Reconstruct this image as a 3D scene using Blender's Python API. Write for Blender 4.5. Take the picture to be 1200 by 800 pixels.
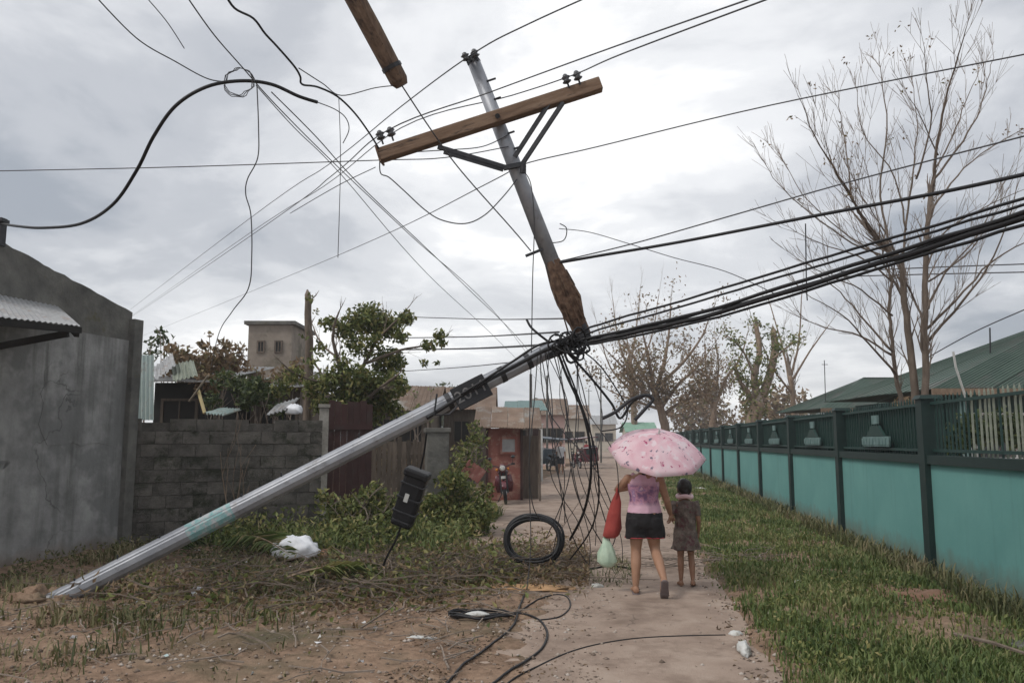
import bpy, math, random
import numpy as np
from mathutils import Vector, Matrix, noise
random.seed(7); rng = np.random.default_rng(7)
scene = bpy.context.scene
for _o in list(bpy.data.objects): bpy.data.objects.remove(_o)
COL = scene.collection
R = math.radians

# ------------------------------------------------------------------ camera
CAM_H, PITCH, YAW, FPX = 1.65, R(7.1), R(7.63), 933.3
cd = bpy.data.cameras.new('camera'); cam = bpy.data.objects.new('camera', cd); COL.objects.link(cam)
cd.lens = 28; cd.sensor_width = 36; cd.clip_start = 0.05; cd.clip_end = 3000
cam.location = (0, 0, CAM_H); cam.rotation_euler = (math.pi/2 + PITCH, 0, YAW)
scene.camera = cam
scene.render.resolution_x, scene.render.resolution_y = 1024, 682

# ------------------------------------------------------------------ sky
SUN_DIR = Vector((-0.55, -0.42, 0.80)).normalized()      # towards the sun, veiled by cloud
w = bpy.data.worlds.new('World'); scene.world = w; w.use_nodes = True
nt = w.node_tree; nt.nodes.clear()
def N(t, **kw):
    n = nt.nodes.new(t)
    for k, v in kw.items(): setattr(n, k, v)
    return n
def MATH(op, a, b=None, clamp=False):
    n = N('ShaderNodeMath', operation=op, use_clamp=clamp)
    for i, s in enumerate((a, b)):
        if s is None: continue
        if isinstance(s, (int, float)): n.inputs[i].default_value = s
        else: nt.links.new(s, n.inputs[i])
    return n.outputs[0]
tc = N('ShaderNodeTexCoord'); sep = N('ShaderNodeSeparateXYZ'); nt.links.new(tc.outputs['Generated'], sep.inputs[0])
zz = MATH('ADD', MATH('MAXIMUM', sep.outputs[2], 0.0), 0.20)
cmb = N('ShaderNodeCombineXYZ')
nt.links.new(MATH('DIVIDE', sep.outputs[0], zz), cmb.inputs[0])
nt.links.new(MATH('DIVIDE', sep.outputs[1], zz), cmb.inputs[1])
cmb.inputs[2].default_value = 0.35
def NOISE(vec, scale, detail, rough, dist=0.0, off=(0, 0, 0)):
    mp = N('ShaderNodeMapping'); mp.inputs['Location'].default_value = off; nt.links.new(vec, mp.inputs[0])
    n = N('ShaderNodeTexNoise'); n.inputs['Scale'].default_value = scale; n.inputs['Detail'].default_value = detail
    n.inputs['Roughness'].default_value = rough; n.inputs['Distortion'].default_value = dist
    nt.links.new(mp.outputs[0], n.inputs['Vector']); return n.outputs['Fac']
n1 = NOISE(cmb.outputs[0], 0.62, 5, 0.48, 0.5, (1.059, 7.48, 0))
n2 = NOISE(cmb.outputs[0], 2.0, 7, 0.58, 0.3, (7.4, 2.2, 0))
nn = MATH('ADD', MATH('MULTIPLY', n1, 0.64), MATH('MULTIPLY', n2, 0.36))
cr = N('ShaderNodeValToRGB'); nt.links.new(nn, cr.inputs[0]); cr.color_ramp.interpolation = 'EASE'
e = cr.color_ramp.elements
e[0].position = 0.37; e[0].color = (0.345, 0.375, 0.425, 1)
e[1].position = 0.60; e[1].color = (1.0, 1.0, 1.0, 1)
x = e.new(0.44); x.color = (0.51, 0.53, 0.57, 1)
x = e.new(0.50); x.color = (0.67, 0.685, 0.715, 1)
x = e.new(0.56); x.color = (0.83, 0.84, 0.86, 1)
sc10 = N('ShaderNodeVectorMath', operation='SCALE'); nt.links.new(cr.outputs[0], sc10.inputs[0]); sc10.inputs['Scale'].default_value = 10.0
sky = N('ShaderNodeTexSky', sky_type='NISHITA', sun_disc=False)
sky.sun_elevation = math.asin(SUN_DIR.z); sky.sun_rotation = math.atan2(SUN_DIR.x, SUN_DIR.y)
sky.air_density = 1.2; sky.dust_density = 2.0
mixs = N('ShaderNodeMix', data_type='RGBA'); mixs.inputs[0].default_value = 0.93
nt.links.new(sky.outputs[0], mixs.inputs[6]); nt.links.new(sc10.outputs[0], mixs.inputs[7])
bg = N('ShaderNodeBackground'); bg.inputs[1].default_value = 0.1; nt.links.new(mixs.outputs[2], bg.inputs[0])
wo = N('ShaderNodeOutputWorld'); nt.links.new(bg.outputs[0], wo.inputs[0])

sd = bpy.data.lights.new('sun', 'SUN'); so = bpy.data.objects.new('sun', sd); COL.objects.link(so)
sd.energy = 1.5; sd.angle = R(14); sd.color = (1.0, 0.95, 0.88)
so.rotation_euler = SUN_DIR.to_track_quat('Z', 'Y').to_euler()

vs = scene.view_settings
scene.display_settings.display_device = 'sRGB'
vs.view_transform = 'Standard'; vs.look = 'None'; vs.exposure = 0.22; vs.gamma = 1.0; vs.use_curve_mapping = False
scene.render.engine = 'CYCLES'; scene.cycles.use_denoising = True
scene.cycles.max_bounces = 6; scene.cycles.diffuse_bounces = 3; scene.cycles.glossy_bounces = 3; scene.cycles.transparent_max_bounces = 6

# ------------------------------------------------------------------ helpers: places
_c, _s = math.cos(YAW), math.sin(YAW)
def ray(px, py):
    u = (px-600)/FPX; v = (400-py)/FPX
    fx, fy, fz = u, math.cos(PITCH)-v*math.sin(PITCH), math.sin(PITCH)+v*math.cos(PITCH)
    return Vector((fx*_c-fy*_s, fx*_s+fy*_c, fz))
def D(px, py, t): return Vector((0, 0, CAM_H)) + ray(px, py)*t          # a point at distance t ahead
def G(px, py, z=0.0): r = ray(px, py); return Vector((0, 0, CAM_H)) + r*((z-CAM_H)/r.z)   # a point at height z

# ------------------------------------------------------------------ helpers: meshes
class MB:
    def __init__(s): s.v = []; s.f = []
    def add(s, vs_, fs):
        k = len(s.v); s.v += [tuple(a) for a in vs_]; s.f += [tuple(i+k for i in f) for f in fs]; return s
    def box(s, c, size, rot=None, taper=1.0):
        hx, hy, hz = size[0]/2, size[1]/2, size[2]/2; c = Vector(c)
        pts = [Vector((sx*hx*(taper if sz > 0 else 1), sy*hy*(taper if sz > 0 else 1), sz*hz)) for sz in (-1, 1) for sx, sy in ((-1,-1),(1,-1),(1,1),(-1,1))]
        if rot is not None: pts = [rot @ p for p in pts]
        return s.add([c+p for p in pts], [(3,2,1,0),(4,5,6,7),(0,1,5,4),(1,2,6,5),(2,3,7,6),(3,0,4,7)])
    def bar(s, a, b, wx, wy=None, up=(0, 0, 1)):
        a, b = Vector(a), Vector(b); wy = wx if wy is None else wy
        d = (b-a).normalized(); u = Vector(up)
        if abs(d.dot(u)) > 0.98: u = Vector((1, 0, 0))
        xx = d.cross(u).normalized(); yy = xx.cross(d)
        pts = [p + xx*(i*wx/2) + yy*(j*wy/2) for p in (a, b) for i, j in ((-1,-1),(1,-1),(1,1),(-1,1))]
        return s.add(pts, [(3,2,1,0),(4,5,6,7),(0,1,5,4),(1,2,6,5),(2,3,7,6),(3,0,4,7)])
    def tube(s, path, radii, n=8, cap=True, jit=0.0, flat=None):
        P = [Vector(p) for p in path]; m = len(P)
        if not hasattr(radii, '__len__'): radii = [radii]*m
        t0 = (P[1]-P[0]).normalized(); u = t0.orthogonal().normalized(); k = len(s.v)
        prev = t0
        for i in range(m):
            t = (P[min(i+1, m-1)]-P[max(i-1, 0)])
            t = t.normalized() if t.length > 1e-9 else prev
            u = (u - t*u.dot(t)); u = u.normalized() if u.length > 1e-6 else t.orthogonal().normalized()
            v = t.cross(u); prev = t
            for j in range(n):
                a = 2*math.pi*j/n; r = radii[i]*(1+random.uniform(-jit, jit))
                s.v.append(tuple(P[i] + u*(math.cos(a)*r) + v*(math.sin(a)*r*(flat if flat else 1))))
        for i in range(m-1):
            for j in range(n):
                a = k+i*n+j; b = k+i*n+(j+1) % n
                s.f.append((a, b, b+n, a+n))
        if cap:
            s.f.append(tuple(k+j for j in reversed(range(n)))); s.f.append(tuple(k+(m-1)*n+j for j in range(n)))
        return s
    def loft(s, rings, n=16, cap=True):
        # rings: (centre, rx, ry[, xaxis, yaxis])
        k = len(s.v)
        for rg in rings:
            c, rx, ry = Vector(rg[0]), rg[1], rg[2]
            ax = Vector(rg[3]) if len(rg) > 3 else Vector((1, 0, 0)); ay = Vector(rg[4]) if len(rg) > 4 else Vector((0, 1, 0))
            for j in range(n):
                a = 2*math.pi*j/n; s.v.append(tuple(c + ax*(rx*math.cos(a)) + ay*(ry*math.sin(a))))
        for i in range(len(rings)-1):
            for j in range(n):
                a = k+i*n+j; b = k+i*n+(j+1) % n; s.f.append((a, b, b+n, a+n))
        if cap:
            s.f.append(tuple(k+j for j in reversed(range(n)))); s.f.append(tuple(k+(len(rings)-1)*n+j for j in range(n)))
        return s
    def ball(s, c, r, n=10, sq=(1, 1, 1), rot=None, jit=0.0):
        c = Vector(c); k = len(s.v); m = max(4, n//2+1)
        for i in range(1, m):
            th = math.pi*i/m
            for j in range(n):
                a = 2*math.pi*j/n
                p = Vector((math.sin(th)*math.cos(a)*sq[0], math.sin(th)*math.sin(a)*sq[1], math.cos(th)*sq[2]))*r*(1+random.uniform(-jit, jit))
                s.v.append(tuple(c + (rot @ p if rot else p)))
        for zz_ in (1, -1):
            p = Vector((0, 0, zz_*r*sq[2])); s.v.append(tuple(c + (rot @ p if rot else p)))
        top, bot = len(s.v)-2, len(s.v)-1
        for i in range(m-2):
            for j in range(n):
                a = k+i*n+j; b = k+i*n+(j+1) % n; s.f.append((a, a+n, b+n, b))
        for j in range(n):
            s.f.append((top, k+j, k+(j+1) % n)); q = k+(m-2)*n; s.f.append((bot, q+(j+1) % n, q+j))
        return s
    def build(s, name, m, parent=None, org=(0, 0, 0), smooth=False, mats=None, fmat=None, bevel=0.0):
        me = bpy.data.meshes.new(name); org = Vector(org)
        me.from_pydata([(a[0]-org.x, a[1]-org.y, a[2]-org.z) for a in s.v], [], s.f)
        o = bpy.data.objects.new(name, me); COL.objects.link(o)
        for q in ([m] if not mats else mats): me.materials.append(q)
        if fmat: me.polygons.foreach_set('material_index', fmat)
        if smooth: me.polygons.foreach_set('use_smooth', [True]*len(me.polygons))
        if bevel:
            b = o.modifiers.new('bevel', 'BEVEL'); b.width = bevel; b.segments = 2; b.limit_method = 'ANGLE'
        if parent: o.parent = parent
        else: o.location = org
        return o

def tag(o, label, cat, group=None, kind=None):
    if label: o['label'] = label
    if cat: o['category'] = cat
    if group: o['group'] = group
    if kind: o['kind'] = kind
    return o
def thing(name, loc, label, cat, group=None, kind=None):
    o = bpy.data.objects.new(name, None); COL.objects.link(o); o.location = loc
    o.empty_display_size = 0.2
    return tag(o, label, cat, group, kind)
def struct(o, label=None):
    o['kind'] = 'structure'
    if label: o['label'] = label
    return o
def copy_tree(o, parent=None):
    c = o.copy(); COL.objects.link(c); c.parent = parent
    for ch in list(o.children): copy_tree(ch, c)
    return c
def spline(pts, sub=8):
    P = [Vector(p) for p in pts]
    if len(P) < 3 and sub <= 1: return P
    out = []
    for i in range(len(P)-1):
        p0, p1, p2, p3 = P[max(i-1, 0)], P[i], P[i+1], P[min(i+2, len(P)-1)]
        for k in range(sub):
            t = k/sub
            out.append(0.5*((2*p1)+(p2-p0)*t+(2*p0-5*p1+4*p2-p3)*t*t+(3*p1-p0-3*p2+p3)*t**3))
    out.append(P[-1]); return out
def fastmesh(name, V, F, mat, parent=None, org=(0, 0, 0), rnd=None, smooth=False):
    # V (n,3), F (m,k) with one k; rnd per vertex
    me = bpy.data.meshes.new(name); V = np.asarray(V, dtype=np.float32) - np.asarray(org, dtype=np.float32); F = np.asarray(F, dtype=np.int32)
    k = F.shape[1]; me.vertices.add(len(V)); me.vertices.foreach_set('co', V.ravel())
    me.loops.add(F.size); me.loops.foreach_set('vertex_index', F.ravel())
    me.polygons.add(len(F)); me.polygons.foreach_set('loop_start', np.arange(0, F.size, k, dtype=np.int32))
    if rnd is not None:
        at = me.attributes.new('rnd', 'FLOAT', 'POINT'); at.data.foreach_set('value', np.asarray(rnd, dtype=np.float32))
    if smooth: me.polygons.foreach_set('use_smooth', np.ones(len(F), dtype=bool))
    me.materials.append(mat); me.update(); me.validate()
    o = bpy.data.objects.new(name, me); COL.objects.link(o)
    if parent: o.parent = parent
    else: o.location = org
    return o
def leaf_arrays(C, L, Wd, bias=(0, 0, 0), drop=0.0, dirs=None):
    # folded rhombus leaves at centres C
    C = np.asarray(C, float); n = len(C)
    d = rng.normal(size=(n, 3)) + np.asarray(bias, float) if dirs is None else np.asarray(dirs, float)+rng.normal(size=(n, 3))*0.25
    d[:, 2] -= drop
    d /= np.linalg.norm(d, axis=1)[:, None]+1e-9
    q = rng.normal(size=(n, 3)); sx = np.cross(d, q); sx /= np.linalg.norm(sx, axis=1)[:, None]+1e-9
    nn_ = np.cross(sx, d)
    ls = (L*rng.uniform(0.6, 1.3, n))[:, None]; ws = (Wd*rng.uniform(0.7, 1.25, n))[:, None]
    V = np.stack([C-d*ls*0.5, C+sx*ws*0.5+nn_*ws*0.2-d*ls*0.05, C+d*ls*0.5-nn_*ls*0.12, C-sx*ws*0.5+nn_*ws*0.2-d*ls*0.05], axis=1).reshape(-1, 3)
    b = np.arange(n)[:, None]*4
    F = np.concatenate([b+np.array([[0, 1, 2]]), b+np.array([[0, 2, 3]])])
    return V, F, np.repeat(rng.uniform(0, 1, n), 4)
def leaves(name, C, L, Wd, mat, parent=None, org=(0, 0, 0), **kw):
    V, F, r_ = leaf_arrays(C, L, Wd, **kw)
    return fastmesh(name, V, F, mat, parent, org, r_)

# ------------------------------------------------------------------ helpers: materials
def ramp_to(nodes, links, fac, cols):
    r_ = nodes.new('ShaderNodeValToRGB'); links.new(fac, r_.inputs[0]); el = r_.color_ramp.elements
    for i, (p, c) in enumerate(cols):
        q = el[i] if i < 2 else el.new(p)
        q.position = p; q.color = (*c, 1)
    return r_.outputs[0]
def mat(name, cols, scale=4.0, detail=6, rough=0.8, bump=0.0, bscale=None, metal=0.0, spec=0.3, stretch=(1, 1, 1), wear=None, wscale=2.0, wpos=(0.52, 0.62), vary=0.0, coord='Object', distort=0.0, grain=None):
    """noise-mixed base colour (cols: list of colours spread over the noise), optional second 'wear' colour patches, fine bump"""
    m = bpy.data.materials.new(name); m.use_nodes = True; t = m.node_tree; nd, lk = t.nodes, t.links
    b = nd['Principled BSDF']; b.inputs['Roughness'].default_value = rough; b.inputs['Metallic'].default_value = metal
    b.inputs['Specular IOR Level'].default_value = spec
    c = nd.new('ShaderNodeTexCoord'); mp = nd.new('ShaderNodeMapping'); mp.inputs['Scale'].default_value = stretch
    lk.new(c.outputs[coord], mp.inputs[0])
    if grain is not None:      # turn the texture so that its long axis follows a tilted member
        vr = nd.new('ShaderNodeVectorRotate'); vr.rotation_type = 'Y_AXIS'; vr.inputs['Angle'].default_value = grain; lk.new(c.outputs[coord], vr.inputs['Vector']); lk.new(vr.outputs[0], mp.inputs[0])
    n = nd.new('ShaderNodeTexNoise'); n.inputs['Scale'].default_value = scale; n.inputs['Detail'].default_value = detail; n.inputs['Roughness'].default_value = 0.62; n.inputs['Distortion'].default_value = distort
    lk.new(mp.outputs[0], n.inputs['Vector'])
    if vary:
        oi = nd.new('ShaderNodeObjectInfo'); ad = nd.new('ShaderNodeVectorMath'); ad.operation = 'ADD'
        sc_ = nd.new('ShaderNodeMath'); sc_.operation = 'MULTIPLY'; sc_.inputs[1].default_value = 37.0; lk.new(oi.outputs['Random'], sc_.inputs[0])
        lk.new(mp.outputs[0], ad.inputs[0]); lk.new(sc_.outputs[0], ad.inputs[1]); lk.new(ad.outputs[0], n.inputs['Vector'])
    if len(cols) == 1: cols = [tuple(x*0.82 for x in cols[0]), tuple(min(1, x*1.16) for x in cols[0])]
    k = len(cols); out = ramp_to(nd, lk, n.outputs['Fac'], [(0.30+0.40*i/(k-1), cols[i]) for i in range(k)])
    if wear:
        n3 = nd.new('ShaderNodeTexNoise'); n3.inputs['Scale'].default_value = wscale; n3.inputs['Detail'].default_value = 9; n3.inputs['Roughness'].default_value = 0.7
        lk.new(ad.outputs[0] if vary else mp.outputs[0], n3.inputs['Vector'])
        f = nd.new('ShaderNodeMapRange'); f.inputs[1].default_value, f.inputs[2].default_value = wpos; lk.new(n3.outputs['Fac'], f.inputs[0])
        mx = nd.new('ShaderNodeMix'); mx.data_type = 'RGBA'; lk.new(f.outputs[0], mx.inputs[0]); lk.new(out, mx.inputs[6]); mx.inputs[7].default_value = (*wear, 1); out = mx.outputs[2]
    if vary:
        hs = nd.new('ShaderNodeHueSaturation'); mr = nd.new('ShaderNodeMapRange'); mr.inputs[3].default_value = 1-vary; mr.inputs[4].default_value = 1+vary
        lk.new(oi.outputs['Random'], mr.inputs[0]); lk.new(mr.outputs[0], hs.inputs['Value']); lk.new(out, hs.inputs['Color']); out = hs.outputs[0]
    lk.new(out, b.inputs['Base Color'])
    if bump:
        n2 = nd.new('ShaderNodeTexNoise'); n2.inputs['Scale'].default_value = bscale or scale*6; n2.inputs['Detail'].default_value = 8; n2.inputs['Roughness'].default_value = 0.65
        lk.new(mp.outputs[0], n2.inputs['Vector'])
        bm_ = nd.new('ShaderNodeBump'); bm_.inputs['Strength'].default_value = bump; bm_.inputs['Distance'].default_value = 0.02
        lk.new(n2.outputs['Fac'], bm_.inputs['Height']); lk.new(bm_.outputs[0], b.inputs['Normal'])
    return m
def leafmat(name, cols, rough=0.55, trans=0.25):
    m = bpy.data.materials.new(name); m.use_nodes = True; t = m.node_tree; nd, lk = t.nodes, t.links
    b = nd['Principled BSDF']; b.inputs['Roughness'].default_value = rough; b.inputs['Specular IOR Level'].default_value = 0.3
    a = nd.new('ShaderNodeAttribute'); a.attribute_name = 'rnd'
    k = len(cols); out = ramp_to(nd, lk, a.outputs['Fac'], [(i/(k-1), cols[i]) for i in range(k)])
    lk.new(out, b.inputs['Base Color'])
    if trans:
        tr = nd.new('ShaderNodeBsdfTranslucent'); lk.new(out, tr.inputs[0]); mx = nd.new('ShaderNodeMixShader'); mx.inputs[0].default_value = trans
        lk.new(b.outputs[0], mx.inputs[1]); lk.new(tr.outputs[0], mx.inputs[2]); lk.new(mx.outputs[0], nd['Material Output'].inputs[0])
    return m
M = {}
M['black'] = mat('black_cable', [(0.012, 0.012, 0.014)], 8, rough=0.5)
M['wire'] = mat('weathered_wire', [(0.05, 0.05, 0.055), (0.09, 0.09, 0.095)], 10, rough=0.5, metal=0.3)
M['steel'] = mat('galvanised_pole', [(0.25, 0.265, 0.295), (0.35, 0.365, 0.395)], 5.0, rough=0.48, metal=0.35, spec=0.5, bump=0.12, bscale=30, wear=(0.17, 0.165, 0.165), wscale=6, wpos=(0.56, 0.72))
M['darksteel'] = mat('dark_steel', [(0.03, 0.032, 0.036), (0.055, 0.055, 0.06)], 12, rough=0.55, metal=0.5)
M['rust'] = mat('rusted_steel', [(0.05, 0.03, 0.022), (0.12, 0.072, 0.048), (0.22, 0.15, 0.105)], 14, rough=0.9, bump=0.6, bscale=40)
M['timber'] = mat('weathered_timber', [(0.11, 0.066, 0.04), (0.20, 0.125, 0.08)], 5, rough=0.85, bump=0.5, bscale=30, stretch=(1, 1, 1), wear=(0.07, 0.045, 0.032), wscale=6)
M['armtimber'] = mat('crossarm_timber', [(0.10, 0.062, 0.04), (0.18, 0.118, 0.08), (0.24, 0.17, 0.12)], 9, rough=0.9, bump=0.45, bscale=16, stretch=(0.12, 1.6, 1.6), wear=(0.055, 0.038, 0.03), wscale=12, wpos=(0.55, 0.63), grain=R(18))
M['hangtimber'] = mat('hanging_timber', [(0.07, 0.045, 0.032), (0.13, 0.085, 0.058), (0.19, 0.13, 0.09)], 9, rough=0.9, bump=0.5, bscale=16, stretch=(0.12, 1.6, 1.6), wear=(0.05, 0.034, 0.028), wscale=12, wpos=(0.53, 0.62), grain=R(-61))
M['porcelain'] = mat('grey_porcelain', [(0.06, 0.062, 0.068)], 6, rough=0.3, spec=0.5)
M['concrete'] = mat('rendered_concrete', [(0.10, 0.101, 0.10), (0.20, 0.20, 0.198), (0.31, 0.31, 0.305)], 1.5, detail=10, rough=0.95, bump=0.5, bscale=14, wear=(0.085, 0.085, 0.08), wscale=1.3, wpos=(0.52, 0.66), stretch=(1, 1, 0.7))
M['rawconcrete'] = mat('raw_concrete', [(0.07, 0.07, 0.066), (0.17, 0.165, 0.15)], 3.0, detail=9, rough=0.95, bump=0.9, bscale=12, wear=(0.10, 0.09, 0.05), wscale=2.0, wpos=(0.6, 0.7))
M['block'] = mat('hollow_block', [(0.05, 0.046, 0.041), (0.10, 0.092, 0.082), (0.15, 0.137, 0.122)], 4, detail=9, rough=0.95, bump=0.7, bscale=50, vary=0.16, wear=(0.035, 0.037, 0.026), wscale=2.2)
M['mortar'] = mat('dark_mortar', [(0.05, 0.046, 0.041), (0.11, 0.10, 0.09)], 5, rough=0.95, bump=0.5)
M['stone'] = mat('concrete_chunk', [(0.2, 0.19, 0.17), (0.36, 0.34, 0.31)], 6, rough=0.95, bump=0.6)
M['teal'] = mat('teal_wall_paint', [(0.105, 0.275, 0.265), (0.135, 0.325, 0.31)], 0.9, detail=9, rough=0.75, bump=0.12, bscale=30, wear=(0.10, 0.20, 0.19), wscale=1.1, wpos=(0.56, 0.75), vary=0.05)
M['dkgreen'] = mat('dark_green_paint', [(0.008, 0.022, 0.021), (0.015, 0.034, 0.031)], 4, rough=0.6, wear=(0.05, 0.04, 0.03), wscale=5, wpos=(0.62, 0.72))
M['picket'] = mat('green_picket_paint', [(0.010, 0.034, 0.030), (0.02, 0.052, 0.046)], 6, rough=0.6)
M['palepicket'] = mat('pale_picket', [(0.15, 0.175, 0.14), (0.27, 0.29, 0.24)], 9, rough=0.8)  # paler tone for a run of pickets and one sheet scrap
M['paleteal'] = mat('pale_teal_paint', [(0.07, 0.135, 0.13), (0.17, 0.25, 0.245)], 5, rough=0.7)
M['whitepaint'] = mat('dirty_white_paint', [(0.45, 0.46, 0.45), (0.62, 0.62, 0.60)], 5, rough=0.7, wear=(0.3, 0.29, 0.26), wscale=4)
M['gal'] = mat('galvanised_sheet', [(0.25, 0.255, 0.26), (0.40, 0.405, 0.41)], 4, rough=0.5, metal=0.3, wear=(0.22, 0.15, 0.11), wscale=3, wpos=(0.55, 0.72))
M['greenroof'] = mat('green_roof_sheet', [(0.036, 0.064, 0.05), (0.058, 0.092, 0.072)], 1.5, rough=0.6, wear=(0.075, 0.085, 0.075), wscale=0.6, vary=0.05)
M['woodboard'] = mat('grey_boards', [(0.07, 0.055, 0.045), (0.15, 0.12, 0.095)], 5, rough=0.9, bump=0.4, stretch=(4, 4, 0.6), vary=0.3)
M['maroon'] = mat('shaded_maroon_paint', [(0.035, 0.015, 0.014), (0.06, 0.024, 0.022)], 4, rough=0.7, wear=(0.05, 0.03, 0.028), wscale=4, vary=0.2)  # maroon darkened so the gate's shadow sits in the colour
M['redpaint'] = mat('red_paint', [(0.21, 0.07, 0.055), (0.30, 0.115, 0.088)], 4, rough=0.6, wear=(0.35, 0.2, 0.16), wscale=5)
M['dark'] = mat('dark_interior', [(0.012, 0.012, 0.012), (0.02, 0.018, 0.016)], 3, rough=0.9)
M['glass'] = mat('window_glass', [(0.02, 0.025, 0.028)], 3, rough=0.12, spec=0.6)
M['bark'] = mat('dark_bark', [(0.11, 0.086, 0.068), (0.20, 0.16, 0.13)], 10, rough=0.95, bump=0.6, stretch=(1, 1, 0.4))
M['tanbark'] = mat('tan_bark', [(0.15, 0.105, 0.072), (0.28, 0.21, 0.155)], 7, rough=0.95, bump=0.5, stretch=(1, 1, 0.4))
M['twig'] = mat('grey_twig', [(0.17, 0.135, 0.11), (0.27, 0.225, 0.19)], 12, rough=0.95)
M['leaf'] = leafmat('green_leaf', [(0.055, 0.075, 0.022), (0.11, 0.14, 0.04), (0.185, 0.205, 0.065), (0.29, 0.25, 0.10)])
M['leafdark'] = leafmat('deep_green_leaf', [(0.025, 0.042, 0.016), (0.055, 0.08, 0.027), (0.10, 0.12, 0.04)])
M['leafbrown'] = leafmat('wilted_leaf', [(0.12, 0.078, 0.046), (0.21, 0.14, 0.08), (0.28, 0.20, 0.125), (0.16, 0.15, 0.06)])
M['leafdry'] = leafmat('dry_litter', [(0.05, 0.035, 0.025), (0.12, 0.08, 0.05), (0.2, 0.14, 0.09), (0.3, 0.24, 0.17)], trans=0.0, rough=0.9)
M['grass'] = leafmat('verge_grass', [(0.055, 0.088, 0.026), (0.10, 0.145, 0.042), (0.155, 0.19, 0.062), (0.29, 0.245, 0.125)], rough=0.6)
M['grassdull'] = leafmat('dull_grass', [(0.055, 0.065, 0.027), (0.10, 0.11, 0.045), (0.18, 0.165, 0.08), (0.28, 0.225, 0.14)], rough=0.7)
M['plastic'] = mat('white_plastic', [(0.62, 0.64, 0.68), (0.78, 0.79, 0.82)], 6, rough=0.45, bump=0.3)
M['tape'] = mat('teal_tape', [(0.11, 0.27, 0.28), (0.28, 0.42, 0.42)], 14, rough=0.6, wear=(0.36, 0.38, 0.39), wscale=16, wpos=(0.48, 0.56))

def streaked(name, base, streak, mud, mud_h, z0=0.0, bump=0.3, sc=1.6, streak_amt=(0.50, 0.70), patch=None):
    """painted or rendered wall: mottled colour, rain streaks running down, splashed mud near the ground"""
    m = mat(name, base, sc, detail=10, rough=0.85, bump=bump, bscale=22); nd, lk = m.node_tree.nodes, m.node_tree.links; b = nd['Principled BSDF']
    out = b.inputs['Base Color'].links[0].from_socket; g = nd.new('ShaderNodeNewGeometry')
    def nz(scale, stretch, det=8, rough=0.65):
        mp = nd.new('ShaderNodeMapping'); mp.inputs['Scale'].default_value = stretch; lk.new(g.outputs['Position'], mp.inputs[0])
        n = nd.new('ShaderNodeTexNoise'); n.inputs['Scale'].default_value = scale; n.inputs['Detail'].default_value = det; n.inputs['Roughness'].default_value = rough; lk.new(mp.outputs[0], n.inputs['Vector']); return n.outputs['Fac']
    def rg(s_, a, b_, c=0.0, d=1.0):
        r = nd.new('ShaderNodeMapRange'); r.inputs[1].default_value, r.inputs[2].default_value, r.inputs[3].default_value, r.inputs[4].default_value = a, b_, c, d; lk.new(s_, r.inputs[0]); return r.outputs[0]
    def mul(a, b_):
        q = nd.new('ShaderNodeMath'); q.operation = 'MULTIPLY'; lk.new(a, q.inputs[0])
        if isinstance(b_, float): q.inputs[1].default_value = b_
        else: lk.new(b_, q.inputs[1])
        return q.outputs[0]
    def over(o_, f, col):
        mx = nd.new('ShaderNodeMix'); mx.data_type = 'RGBA'; lk.new(f, mx.inputs[0]); lk.new(o_, mx.inputs[6]); mx.inputs[7].default_value = (*col, 1); return mx.outputs[2]
    if patch: out = over(out, rg(nz(0.55, (1, 1, 1), 5), 0.52, 0.56, 0, 0.8), patch)
    out = over(out, mul(rg(nz(3.2, (1.6, 1.6, 0.10)), *streak_amt), rg(nz(0.9, (1, 1, 1)), 0.4, 0.6, 0.25, 0.85)), streak)
    if mud:
        sp = nd.new('ShaderNodeSeparateXYZ'); lk.new(g.outputs['Position'], sp.inputs[0])
        ad = nd.new('ShaderNodeMath'); ad.operation = 'ADD'; lk.new(sp.outputs[2], ad.inputs[0]); lk.new(mul(nz(5, (1, 1, .7)), -mud_h*1.6), ad.inputs[1])
        out = over(out, rg(ad.outputs[0], z0, z0-mud_h, 0, 0.75), mud)
    lk.new(out, b.inputs['Base Color']); return m
M['teal'] = streaked('teal_wall_paint', [(0.10, 0.26, 0.245), (0.135, 0.315, 0.295)], (0.075, 0.165, 0.155), (0.12, 0.105, 0.075), 0.30, 0.14, 0.12, 0.9, (0.54, 0.80))
M['concrete'] = streaked('rendered_concrete', [(0.15, 0.15, 0.147), (0.25, 0.25, 0.245), (0.35, 0.35, 0.34)], (0.085, 0.085, 0.08), (0.16, 0.12, 0.095), 0.22, 0.1, 0.5, 2.6, (0.47, 0.68), (0.165, 0.167, 0.165))
M['palesheet'] = mat('pale_green_sheet', [(0.34, 0.42, 0.40), (0.48, 0.55, 0.53)], 4, rough=0.6, wear=(.3, .28, .25), wscale=4)

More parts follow.
